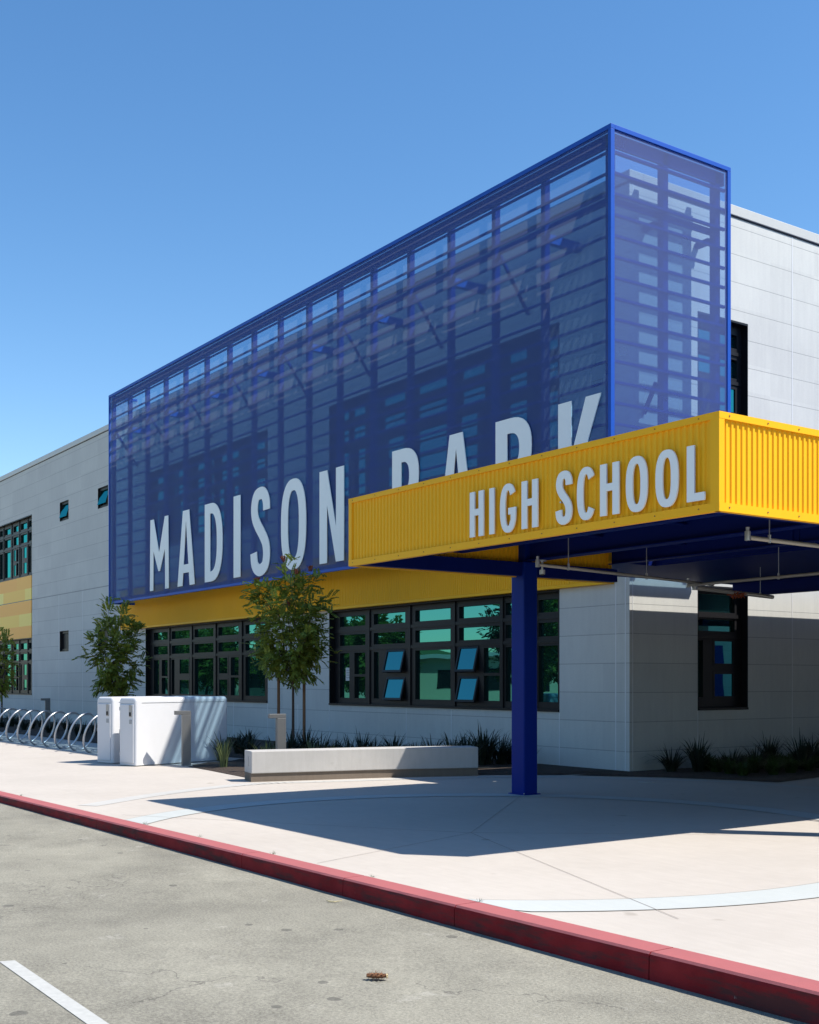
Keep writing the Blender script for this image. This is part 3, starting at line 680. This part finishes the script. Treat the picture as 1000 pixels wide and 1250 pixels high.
# canopy letters
hs = empty('school_sign', (-10.35, 8.05, 3.19), 'pale raised letters HIGH SCHOOL on the yellow canopy fascia', 'sign')
hi = Matrix.Translation((10.35, -8.05, -3.19)); q = 8.04 / 7.95
for ch, a, b in (('H', -10.23, -9.99), ('I', -9.89, -9.81), ('G', -9.71, -9.45), ('H', -9.36, -9.11), ('S', -8.82, -8.62), ('C', -8.53, -8.30), ('H', -8.21, -7.96), ('O', -7.87, -7.60), ('O', -7.50, -7.23), ('L', -7.13, -6.93)):
    e = .012 if ch in 'GSCO' else 0
    letter(ch, a * q, b * q, 3.19 - e, 3.685 + e, 8.045, .086 if ch != 'I' else .088, .016, M['letter'], hs, hi)
m = MB()
for ch, a, b in (('H', -10.23, -9.99), ('G', -9.71, -9.45), ('H', -9.36, -9.11), ('S', -8.82, -8.62), ('C', -8.53, -8.30), ('H', -8.21, -7.96), ('O', -7.87, -7.60), ('O', -7.50, -7.23), ('L', -7.13, -6.93)):
    xx = a * q + .038; m.tube([(xx, 8.05, 3.4), (xx, 8.09, 3.4)], .01, 6)
o = m.build('standoff', M['galv'], hs); o.matrix_parent_inverse = hi

# pipes under the canopy
def pipe(pts, r, label, rods=(), cap=None):
    e = empty('sprinkler_pipe', pts[0], label, 'pipe', 'pipes hung under the canopy'); iv = Matrix.Translation(-Vector(pts[0]))
    m = MB(); m.tube(pts, r, 10); o = m.build('pipe', M['pipe'], e, smooth=True); o.matrix_parent_inverse = iv
    for a, b in zip(pts, pts[1:]):
        pass
    m = MB(); p = Vector(pts[0])
    m.tube([p - Vector((0, 0, .03)), p + Vector((0, 0, .06)), p + Vector((0, 0, .065)), p + Vector((0, 0, .10))], [r * 1.35, r * 1.35, r * .8, r * .9], 10); o = m.build('upright_head', M['galv'], e); o.matrix_parent_inverse = iv
    for x, y, z0, z1 in rods:
        m = MB(); m.tube([(x, y, z0), (x, y, z1)], .006, 6); m.tube([(x, y, z0 - .06), (x, y, z0 + .02)], .016, 8); o = m.build('hanger_rod', M['galv'], e); o.matrix_parent_inverse = iv
pipe([(-10.75, 9.38, 3.0), (-11.52, 13.4, 3.0)], .02, 'long sprinkler pipe running back from beside the blue column head', [(-10.83, 9.95, 3.03, 3.76), (-11.2, 11.7, 3.03, 3.76)])
pipe([(-11.68, 13.05, 2.985), (-6.0, 13.0, 3.0)], .022, 'sprinkler pipe crossing under the back of the canopy to the right picture edge', [(-10.1, 13.04, 3.02, 3.76), (-8.2, 13.02, 3.02, 3.76)])
pipe([(-7.55, 9.28, 3.0), (-7.75, 13.2, 3.0)], .022, 'sprinkler pipe just behind the sunlit corner of the yellow fascia', [(-7.56, 9.62, 3.03, 3.76), (-7.7, 12.0, 3.03, 3.76)])
pipe([(-11.62, 13.12, 2.95), (-11.9, 14.35, 2.95), (-12.2, 15.6, 2.95)], .032, 'dark capped pipe end poking out over the bed beside the narrow window', [(-12.12, 15.2, 2.98, 3.40)])
m = MB()
for i in range(60):
    a = rnd.uniform(0, 6.28); t = rnd.uniform(-1, 1); r = .055 * math.sqrt(1 - t * t * .9)
    c = Vector((-11.93 - .15 * t * .25, 14.42 + .17 * t, 2.925 + r * .5 * math.sin(a))); d = Vector((rnd.uniform(-1, 1), rnd.uniform(-1, 1), rnd.uniform(-.5, .5))).normalized() * .06
    c.x += r * math.cos(a); m.bar(c - d, c + d, .012, .008)
tag(m.build('bird_nest', M['rust']), 'ragged rust brown nest on the dark pipe end by the narrow window', 'nest')
e = empty('ceiling_sensor', (-10.86, 9.55, 2.9), 'small grey sensor fitting hung at the start of the long pipe by the blue column', 'sensor'); iv = Matrix.Translation((10.86, -9.55, -2.9))
m = MB(); m.tube([(-10.86, 9.55, 2.90), (-10.86, 9.55, 2.955)], .035, 14); o = m.build('housing', M['galv'], e); o.matrix_parent_inverse = iv
m = MB(); m.tube([(-10.86, 9.55, 2.955), (-10.86, 9.55, 3.06)], .012, 8); m.tube([(-10.86, 9.55, 3.06), (-10.86, 9.55, 3.075)], .05, 14); o = m.build('mount', M['galv'], e); o.matrix_parent_inverse = iv
m = MB(); m.tube([(-10.86, 9.55, 2.885), (-10.86, 9.55, 2.90)], [.015, .028], 14); o = m.build('lens', M['black'], e); o.matrix_parent_inverse = iv

m = MB(); m.box((-24.86, WY + .195, 1.62), (-24.62, WY + .205, 1.94))
for zz in (1.70, 1.76, 1.82, 1.88): m.box((-24.83, WY + .192, zz - .012), (-24.65, WY + .1945, zz + .008), 1)
tag(m.build('notice', [M['white'], M['cover']]), 'white paper notice in the leftmost pane of the window behind the bench', 'notice')
# ------------------------------------------------------------------ bench
bench = empty('bench', (-16.7, 9.8, 0), 'long curved pale concrete bench on a brown plinth at the edge of the planting', 'bench'); bi = Matrix.Translation((16.7, -9.8, 0))
fl = spline([(-16.87, 8.72), (-16.62, 9.8), (-16.33, 11.05), (-15.80, 12.46)], 12)
def extr(line, w0, w1, z0, z1, name, mat, bv=0):
    m = MB(); S = []
    for i, p in enumerate(line):
        a = line[max(0, i - 1)]; b = line[min(len(line) - 1, i + 1)]; d = (b - a).normalized(); n = Vector((-d.y, d.x))
        S.append([(p.x + n.x * w, p.y + n.y * w, z) for w, z in ((w0, z0), (w1, z0), (w1, z1), (w0, z1))])
    base = len(m.v)
    for s in S: m.v += s
    k = len(S)
    for i in range(k - 1):
        for j in range(4):
            a = i * 4 + j; b = i * 4 + (j + 1) % 4; m.f.append((a, a + 4, b + 4, b)); m.m.append(0)
    m.f.append((0, 1, 2, 3)); m.f.append(tuple((k - 1) * 4 + j for j in (3, 2, 1, 0))); m.m += [0, 0]
    o = m.build(name, mat, bench, bevel=bv); o.matrix_parent_inverse = bi; return o
extr(fl, 0, .46, .135, .49, 'seat', M['bench'], .012)
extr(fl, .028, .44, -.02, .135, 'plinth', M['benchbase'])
m = MB()
d0 = (fl[1] - fl[0]).normalized(); n0 = Vector((-d0.y, d0.x)); c = fl[0] + n0 * .23 - d0 * .004
m.bar((c.x - n0.x * .04, c.y - n0.y * .04, .32), (c.x + n0.x * .04, c.y + n0.y * .04, .32), .01, .14); o = m.build('end_plate', M['cover'], bench); o.matrix_parent_inverse = bi

# ------------------------------------------------------------------ bike lockers
def locker(loc, label, rz):
    e = empty('bike_locker', loc, label, 'bike locker', 'bike lockers', rz)
    W, D, H_ = .50, 2.35, 1.30
    # local: front face at y=0 facing -y, x from -W (left) to 0 (right), extends +y
    bm = bmesh.new(); r = .07; prof = []
    pr = []
    for i in range(7): a = R(90 * i / 6); pr.append((r - r * math.sin(a + 0) * 1, 0))
    m = MB(); n = 8
    def ringp(y, inset):
        P = [(-W + inset, .02), (0 - inset, .02)]; hh = H_ - inset
        for i in range(n + 1): a = R(90 * i / n); P.append((-inset - r + r * math.cos(a), hh - r + r * math.sin(a)))
        for i in range(n + 1): a = R(90 + 90 * i / n); P.append((-W + inset + r + r * math.cos(a), hh - r + r * math.sin(a)))
        return [(x, y, z) for x, z in P]
    ys = [(0.0, .05)] + [(.05 - .05 * math.cos(R(90 * i / 5)), .05 - .05 * math.sin(R(90 * i / 5))) for i in range(1, 6)] + [(D - .05, 0)] + [(D - .05 + .05 * math.sin(R(90 * i / 5)), .05 - .05 * math.cos(R(90 * i / 5))) for i in range(1, 6)]
    rings = [ringp(y, i) for y, i in ys]; k = len(rings[0])
    for rr in rings: m.v += rr
    for i in range(len(rings) - 1):
        for j in range(k):
            a = i * k + j; b = i * k + (j + 1) % k; m.f.append((a, b, b + k, a + k)); m.m.append(0)
    m.f.append(tuple(reversed(range(k)))); m.f.append(tuple((len(rings) - 1) * k + j for j in range(k))); m.m += [0, 0]
    m.build('shell', M['locker'], e, smooth=False)
    box('door', (-W + .055, -.018, .06), (-.055, .004, H_ - .13), M['locker'], e, bevel=.012)
    box('lid_seam', (.001, .15, H_ - .105), (.006, D - .1, H_ - .098), M['cover'], e)
    l = box('latch', (-.17, -.028, .93), (-.085, -.0185, 1.16), M['latch'], e, bevel=.004)
    box('latch_handle', (-.145, -.04, .95), (-.11, -.0285, 1.02), M['black'], e)
    box('lid_seam', (-W + .06, -.0005, H_ - .118), (-.06, .002, H_ - .112), M['cover'], e)
    box('number_plate', (-.165, -.024, .80), (-.09, -.0185, .88), M['cover'], e)
    for zz in (.2, .62, 1.05): box('hinge', (-W + .03, -.012, zz), (-W + .054, -.001, zz + .07), M['cover'], e)
    box('base_frame', (-W + .03, .03, 0), (-.03, D - .03, .022), M['cover'], e)
    return e
lk = locker((-21.2, 8.53, 0), 'right hand white bike locker with its long side striped by light and shade', R(17))
locker((-22.15, 8.44, 0), 'left hand white bike locker next to the hoop racks', R(17))

# ------------------------------------------------------------------ bollard lights
def bollard(x, y, label, rz, h=1.05, b=0):
    e = empty('bollard_light', (x, y, b), label, 'bollard light', 'square metal bollard lights', rz)
    box('post', (-.055, -.08, 0), (.055, .08, h - .075), M['bollard'], e, bevel=.006)
    box('lamp_head', (-.055, -.22, h - .075), (.055, .08, h), M['bollard'], e, bevel=.006)
    box('base_plate', (-.1, -.12, 0), (.1, .12, .014), M['cover'], e)
bollard(-20.75, 9.35, 'square metal bollard light in front of the bike locker side', R(-12), 1.05)
bollard(-18.15, 9.95, 'square metal bollard light sticking up behind the concrete bench', R(-12), 1.04)
bollard(-29.9, 12.6, 'dark bollard light behind the hoop racks, below the small square windows', R(-12), 1.05)
bollard(-38.9, 12.6, 'dark bollard light behind the hoop racks at the left picture edge', R(-12), 1.05)

# ------------------------------------------------------------------ hoop racks
ordn = ['nearest the bike lockers', 'second from the bike lockers', 'third from the bike lockers', 'fourth from the bike lockers', 'fifth from the bike lockers', 'sixth from the bike lockers', 'seventh from the bike lockers', 'eighth from the bike lockers', 'ninth from the lockers, cut by the picture edge', 'tenth from the lockers, cut by the picture edge']
proto = None
for i in range(10):
    x = -25.95 - .973 * i
    lab = 'leaning steel bike hoop, ' + ordn[i]
    if proto is None:
        e = empty('bike_hoop', (x, 9.42, 0), lab, 'bike rack', 'steel hoop bike racks'); proto = e
        r = .43; e1 = Vector((-.5, .866, 0)); nv = Vector((.866, .5, 0)); pts = []
        for k in range(40):
            a = 2 * math.pi * k / 40; hgt = .43 + r * math.sin(a)
            pts.append(e1 * r * math.cos(a) + nv * .275 * hgt / .86 + Vector((0, 0, hgt)))
        m = MB(); m.tube(pts, .024, 10, closed=True); m.build('hoop', M['galv'], e, smooth=True)
        m = MB(); m.box((-.09, -.06, .001), (.09, .06, .012)); m.box((-.035, -.03, .012), (.035, .03, .06)); m.build('foot', M['galv'], e)
    else:
        e = copy_tree(proto); e.location.x = x; e['label'] = lab

# ------------------------------------------------------------------ trees
def frond(m, p, d, ln, nl, mi, rg):
    """pinnate leaf: paired leaflets drooping along a rachis"""
    d = d.normalized(); up = Vector((0, 0, 1)); s = d.cross(up)
    if s.length < .1: s = Vector((1, 0, 0))
    s.normalize(); q = p.copy()
    for i in range(nl):
        t = i / nl; dd = (d + Vector((0, 0, -.4 * t))).normalized(); q = q + dd * ln / nl
        for sg_ in (-1, 1):
            l = ln * .42 * (1 - .35 * abs(t - .4)); tip = q + (s * sg_ * .9 + dd * .65 + Vector((0, 0, -.16 + rg.uniform(-.2, .12)))).normalized() * l
            w = (dd * .9 + up * rg.uniform(-.5, .5)).normalized() * l * .40; mid = q.lerp(tip, .45)
            m.poly([q, mid + w, tip, mid - w], mi)
def tree(name, x, y, label, cat, height, crown_r, crown_z0, seed, fronds=330, pink=0, lean=(0, 0), group=None, leaf='leaf', ln=.30, trunk_r=.03, nl=6, z=0, blobs=None):
    rg = random.Random(seed); e = empty(name, (x, y, z), label, cat, group)
    tips = []; m = MB()
    tt = height * .55
    trunk = [Vector((lean[0] * t, lean[1] * t, tt * t)) for t in (0, .2, .4, .6, .8, 1)]
    m.tube(trunk, [trunk_r * (1.15 - .45 * i / 5) for i in range(6)], 8)
    cz = (crown_z0 + height) / 2; ch = (height - crown_z0) / 2
    nb = 16
    for b in range(nb):
        t0 = rg.uniform(.42, 1); base = Vector((lean[0] * t0, lean[1] * t0, tt * t0)); a = b * 2.4 + rg.uniform(-.4, .4)
        if base.z < crown_z0 * .9: base.z = crown_z0 * .95
        zt = crown_z0 + (height - crown_z0) * ((b + .6) / nb); k = math.sqrt(max(.05, 1 - ((zt - cz) / ch) ** 2)) * crown_r * rg.uniform(.65, 1.0)
        tip = Vector((lean[0] + math.cos(a) * k, lean[1] + math.sin(a) * k, zt)); mid = base.lerp(tip, .5) + Vector((0, 0, .08 * height * .3))
        m.tube([base, mid, tip], [trunk_r * .45, trunk_r * .3, trunk_r * .12], 5); tips.append((base, mid, tip))
    m.build('trunk', M['bark'], e, smooth=True)
    m = MB()
    for i in range(fronds):
        b = tips[rg.randrange(nb)]; t = rg.uniform(.25, 1) ** .7
        p = (b[0].lerp(b[1], t * 2) if t < .5 else b[1].lerp(b[2], t * 2 - 1)) + Vector([rg.gauss(0, .13 * crown_r) for _ in range(3)])
        c = Vector((lean[0], lean[1], cz)); o = (p - c); o.z *= .5; o = o.normalized() * .55 + Vector((rg.uniform(-.9, .9), rg.uniform(-.9, .9), rg.uniform(-.5, .8)))
        frond(m, p, o, ln * rg.uniform(.7, 1.2), nl, 0, rg)
    for i in range(nb):
        frond(m, tips[i][2], Vector((0, 0, 1)) + Vector([rg.uniform(-.4, .4) for _ in range(3)]), ln, nl, 0, rg)
    mats = [M[leaf]]
    if pink:
        mats.append(M['leafpink']); hi_ = sorted(tips, key=lambda t: -t[2].z + t[2].x * .5)[:pink]
        for b in hi_:
            for k in range(5): frond(m, b[2] + Vector((0, 0, .1)), Vector((rg.uniform(-.5, .5), rg.uniform(-.5, .5), 1)), ln * .6, 5, 1, rg)
    m.build('crown', mats, e); return e
tree('street_tree', -21.9, 12.3, 'young staked tree with pink tipped green leaves behind the bench', 'tree', 4.05, .98, 1.75, 11, 1300, 5, group='young trees along the facade', ln=.21)
tree('street_tree', -33.2, 12.75, 'young leafy tree rising behind the white bike lockers', 'tree', 3.95, .82, 1.0, 23, 720, 0, group='young trees along the facade', ln=.27)
tree('street_tree', -42.7, 12.2, 'young tree partly cut off by the left picture edge', 'tree', 3.4, .62, 1.2, 31, 260, 0, group='young trees along the facade', ln=.24)
for dx, dy, lab in ((-.27, -.2, 'left wooden stake of the tree behind the bench'), (.22, .14, 'right wooden stake of the tree behind the bench')):
    m = MB(); m.tube([(0, 0, 0), (0, 0, 2.0)], [.034, .032], 8); o = m.build('tree_stake', M['stake']); o.location = (-21.9 + dx, 12.3 + dy, 0); tag(o, lab, 'stake', 'tree stakes')
m = MB(); P0 = Vector((-.27, -.2, 1.58)); P1 = Vector((.22, .14, 1.58))
m.tube([P0 + Vector((0, 0, .03)), P0 * .5 + Vector((0, 0, .75)), Vector((0, 0, 1.5)), P1 * .5 + Vector((0, 0, .75)), P1 + Vector((0, 0, .03))], .009, 6); m.tube([Vector((0, 0, 1.5)), Vector((-.12, -.1, 1.75)), Vector((-.2, -.18, 1.9))], .007, 6); m.tube([Vector((0, 0, 1.5)), Vector((.12, .08, 1.72)), Vector((.2, .15, 1.86))], .007, 6)
o = m.build('tree_tie', M['rubber']); o.location = (-21.9, 12.3, 0); tag(o, 'black rubber tie joining the young tree to its two stakes', 'tie')

# ------------------------------------------------------------------ strap leaved plants
def strap_mesh(seed, n, ln, mat, spread=1.0, w=.012):
    rg = random.Random(seed); m = MB()
    for i in range(n):
        a = rg.uniform(0, 6.283); l = ln * rg.uniform(.6, 1.1); out = rg.uniform(.15, .8) * spread; r0 = rg.uniform(0, .09)
        d = Vector((math.cos(a), math.sin(a), 0)); s = Vector((-math.sin(a), math.cos(a), 0)); prev = None; S = 6
        for k in range(S + 1):
            t = k / S; p = d * (r0 + l * out * t ** 1.4) + Vector((0, 0, l * (t - out * .55 * t * t * t))); ww = w * (1 - t ** 2.2) + .001
            cur = (p - s * ww, p + s * ww)
            if prev: m.poly([prev[0], prev[1], cur[1], cur[0]])
            prev = cur
    return m
variants = {}
def strap(key, x, y, label, cat, group, scale, rz, z=.02):
    if key not in variants:
        n, ln, mat, spd, w = {'dark': (70, .62, 'strap', 1.0, .013), 'dark2': (60, .70, 'strap', .85, .012), 'dark3': (80, .62, 'strap', 1.55, .012), 'green': (46, .62, 'strapgreen', .6, .012), 'low': (150, .34, 'straplow', 1.3, .013), 'edge': (14, .1, 'straplow', 1.4, .003)}[key]
        o = strap_mesh(hash(key) % 1000 if False else len(variants) * 17 + 3, n, ln, mat, spd, w).build(cat.replace(' ', '_'), M[mat]); variants[key] = o
    else: o = variants[key].copy(); COL.objects.link(o)
    o.location = (x, y, z); o.scale = (scale,) * 3; o.rotation_euler.z = rz; tag(o, label, cat, group); return o
g = 'dark strap leaved plants between bench and wall'
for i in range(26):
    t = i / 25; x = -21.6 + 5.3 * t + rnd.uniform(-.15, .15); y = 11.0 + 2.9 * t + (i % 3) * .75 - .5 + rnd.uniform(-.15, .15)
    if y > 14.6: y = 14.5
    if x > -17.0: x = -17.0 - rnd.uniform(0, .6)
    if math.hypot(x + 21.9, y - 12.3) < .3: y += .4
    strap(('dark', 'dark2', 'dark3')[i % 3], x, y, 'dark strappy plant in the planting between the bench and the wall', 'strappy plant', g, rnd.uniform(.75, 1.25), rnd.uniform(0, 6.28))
for i, (x, y, s_) in enumerate(((-19.25, 10.25, .95), (-18.7, 10.9, .95), (-18.0, 11.0, .8))):
    strap('green', x, y, 'green upright strappy plant just behind the left half of the bench', 'strappy plant', 'green strappy plants behind the bench', s_, i * 2.1)
strap('green', -19.72, 9.62, 'single green spiky plant by the bollard light in front of the lockers', 'strappy plant', None, 1.02, 1)
strap('green', -16.2, 13.9, 'spiky plant standing just left of the blue column foot', 'strappy plant', None, .85, 2)
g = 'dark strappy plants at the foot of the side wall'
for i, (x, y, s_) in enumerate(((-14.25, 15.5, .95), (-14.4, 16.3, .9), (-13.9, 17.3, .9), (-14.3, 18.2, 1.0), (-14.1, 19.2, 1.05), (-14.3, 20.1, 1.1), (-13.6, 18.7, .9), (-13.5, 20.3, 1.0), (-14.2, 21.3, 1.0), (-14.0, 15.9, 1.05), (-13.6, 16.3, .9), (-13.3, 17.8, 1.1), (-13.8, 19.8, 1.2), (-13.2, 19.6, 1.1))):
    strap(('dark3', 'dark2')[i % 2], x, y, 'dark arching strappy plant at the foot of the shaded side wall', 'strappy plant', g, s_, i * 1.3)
for i in range(32):
    x = -12.95 - (i % 4) * .4 + rnd.uniform(-.1, .1); y = 15.85 + i * .15
    strap('low', x, y, 'low green leafy plant in the bed along the shaded side wall', 'ground plant', 'low green plants along the side wall', rnd.uniform(.8, 1.15), i)
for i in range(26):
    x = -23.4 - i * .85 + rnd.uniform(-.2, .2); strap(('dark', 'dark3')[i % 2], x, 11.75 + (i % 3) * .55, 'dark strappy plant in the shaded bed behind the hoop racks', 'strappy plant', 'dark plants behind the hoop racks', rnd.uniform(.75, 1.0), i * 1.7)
for i, px in enumerate((-16.7, -12.55, -11.2, -9.7, -8.1, -6.75)):
    strap('edge', px, kerbY(px) + K + .01, 'tiny weed growing in the seam behind the red kerb', 'weed', 'weeds in the kerb seam', rnd.uniform(.3, .45), i, z=.003)
m = MB()
rg = random.Random(5)
for i in range(46):
    a = i * 2.4; t = i / 46; r = .016 + .014 * math.sin(math.pi * min(1, t * 1.2)); c = Vector((-.06 + .12 * t, 0, .024))
    d = Vector((.3, math.cos(a), math.sin(a))).normalized(); s = d.cross(Vector((1, 0, 0))).normalized() * .008
    m.poly([c + s, c + d * r * 1.3 + Vector((.012, 0, 0)), c - s]); m.poly([c + d * r * .5, c + d * r * 1.2 + s, c + d * r * 1.35, c + d * r * 1.2 - s])
m.tube([(-.06, 0, .024), (0, 0, .024), (.055, 0, .024)], [.012, .017, .01], 8); m.tube([(.055, 0, .024), (.066, .003, .024)], [.016, .008], 8, mi=1)
o = m.build('seed_cone', [M['brown'], M['straw']]); o.location = (-5.82, 3.83, roadZ(-5.8) + .004); o.rotation_euler.z = R(50); tag(o, 'dry brown seed cone lying alone on the grey road', 'cone')
m = MB(); m.tube([(-.07, 0, .01), (-.03, -.022, .006), (.02, -.02, .006), (.07, .015, .012)], [.002, .006, .006, .002], 6)
o = m.build('dry_leaf', M['straw']); o.location = (-8.02, 4.87, roadZ(-8) + .004); o.rotation_euler.z = R(30); tag(o, 'pale curled dry leaf on the road against the red kerb', 'leaf')
m = MB(); m.tube([(0, 0, 0), (0, 0, .009)], .14, 24); o = m.build('utility_cover', M['cover']); o.location = (-13.3, 13.9, 0); tag(o, 'small round metal cover set in the shaded paving near the building corner', 'cover')

# ------------------------------------------------------------------ the other side of the street (seen in the windows)
k = 0
for x, y, h, r in ((-79, -21, 6.1, 3.0), (-87, -24, 6.9, 3.4), (-56, -20, 8.5, 3.2), (-113, -24, 7.3, 4.0), (-123, -27, 8.0, 4.4), (-134, -26, 8.2, 4.4), (-30, -26, 8.5, 4.2)):
    k += 1
    tree('roadside_tree', x, y, 'full green tree across the road, mirrored in the ground floor windows', 'tree', h, r, 1.9, 100 + k, 800, 0, group='trees across the road', leaf='leafdark', ln=1.25, trunk_r=.16, nl=4)
wb = empty('added_shade_wing', (4, 20, 0), 'unseen school wing added to block sky light and show in the narrow side window', 'building')
m = MB(); m.box((0, -6, -.3), (10, 60, 10.2)); m.build('wall', M['wall'], wb)  # out of view, built tall to cut sky light on the side wall
for i in range(13):
    m = MB(); m.box((-.05, -1.5 + i * 4, .1), (-.002, .6 + i * 4, 3.2)); m.build('door', M['blue'], wb)
hb = empty('low_building', (-66, -34, 0), 'low cream building across the road, mirrored in the windows', 'building')
M['cream'] = simple('cream_stucco', (.62, .56, .40), .9)
m = MB(); m.box((-70, -5, -.4), (26, 5, 3.6)); m.build('wall', M['cream'], hb)
m = MB(); m.box((-70.6, -5.6, 3.6), (26.6, 5.6, 3.95)); m.build('roof', M['cap'], hb)
for i in range(16):
    m = MB(); m.box((-68 + i * 5.8, 5.002, .9), (-65.2 + i * 5.8, 5.03, 2.6)); m.build('window', M['black'], hb)
m = MB()
for i in range(26):
    x0 = -260 + i * 18; m.poly([(x0, -120, -.4), (x0 + 18, -120, -.4), (x0 + 18, -135, 9 + 4 * noise.noise(Vector((i * .5 + .5, 0, 0)))), (x0, -135, 9 + 4 * noise.noise(Vector((i * .5, 0, 0))))])
m.build('hills', simple('hill_green', (.06, .09, .03), .9, var=.4, vscale=.2), kind='structure')

# ------------------------------------------------------------------ light
sd = Vector((.55, .47, 1)).normalized(); el = math.asin(sd.z); az = math.atan2(sd.x, sd.y)
w = bpy.data.worlds.new('World'); sc.world = w; w.use_nodes = True; nt = w.node_tree
sky = nt.nodes.new('ShaderNodeTexSky'); sky.sky_type = 'NISHITA'; sky.sun_disc = False; sky.sun_elevation = el; sky.sun_rotation = az
sky.air_density = 1.0; sky.dust_density = .2; sky.ozone_density = 1.4; sky.altitude = 0
bg = nt.nodes['Background']; bg.inputs['Strength'].default_value = .130
hs_ = nt.nodes.new('ShaderNodeHueSaturation'); hs_.inputs['Saturation'].default_value = 1.26; L(nt, sky.outputs[0], hs_.inputs['Color']); L(nt, hs_.outputs[0], bg.inputs['Color'])
sl = bpy.data.lights.new('sun', 'SUN'); sl.energy = 5; sl.angle = R(.53); sl.color = (1, .945, .86)
so = bpy.data.objects.new('sun', sl); COL.objects.link(so); so.rotation_euler = sd.to_track_quat('Z', 'Y').to_euler(); so.location = (0, 0, 30)

# ------------------------------------------------------------------ camera
cam = bpy.data.cameras.new('camera'); co = bpy.data.objects.new('camera', cam); COL.objects.link(co); sc.camera = co
cam.sensor_fit = 'VERTICAL'; cam.sensor_height = 36; cam.lens = 1446 / 1250 * 36; cam.shift_y = (832 - 625) / 1250; cam.clip_end = 2000; cam.clip_start = .05
co.location = (0, 0, 1.6); co.rotation_euler = (R(90), 0, math.atan2(.8198, .5726))
sc.render.resolution_x = 819; sc.render.resolution_y = 1024
sc.view_settings.view_transform = 'Standard'; sc.view_settings.look = 'None'; sc.view_settings.exposure = .6; sc.view_settings.gamma = 1
sc.render.engine = 'CYCLES'; sc.cycles.transparent_max_bounces = 16; sc.cycles.max_bounces = 8
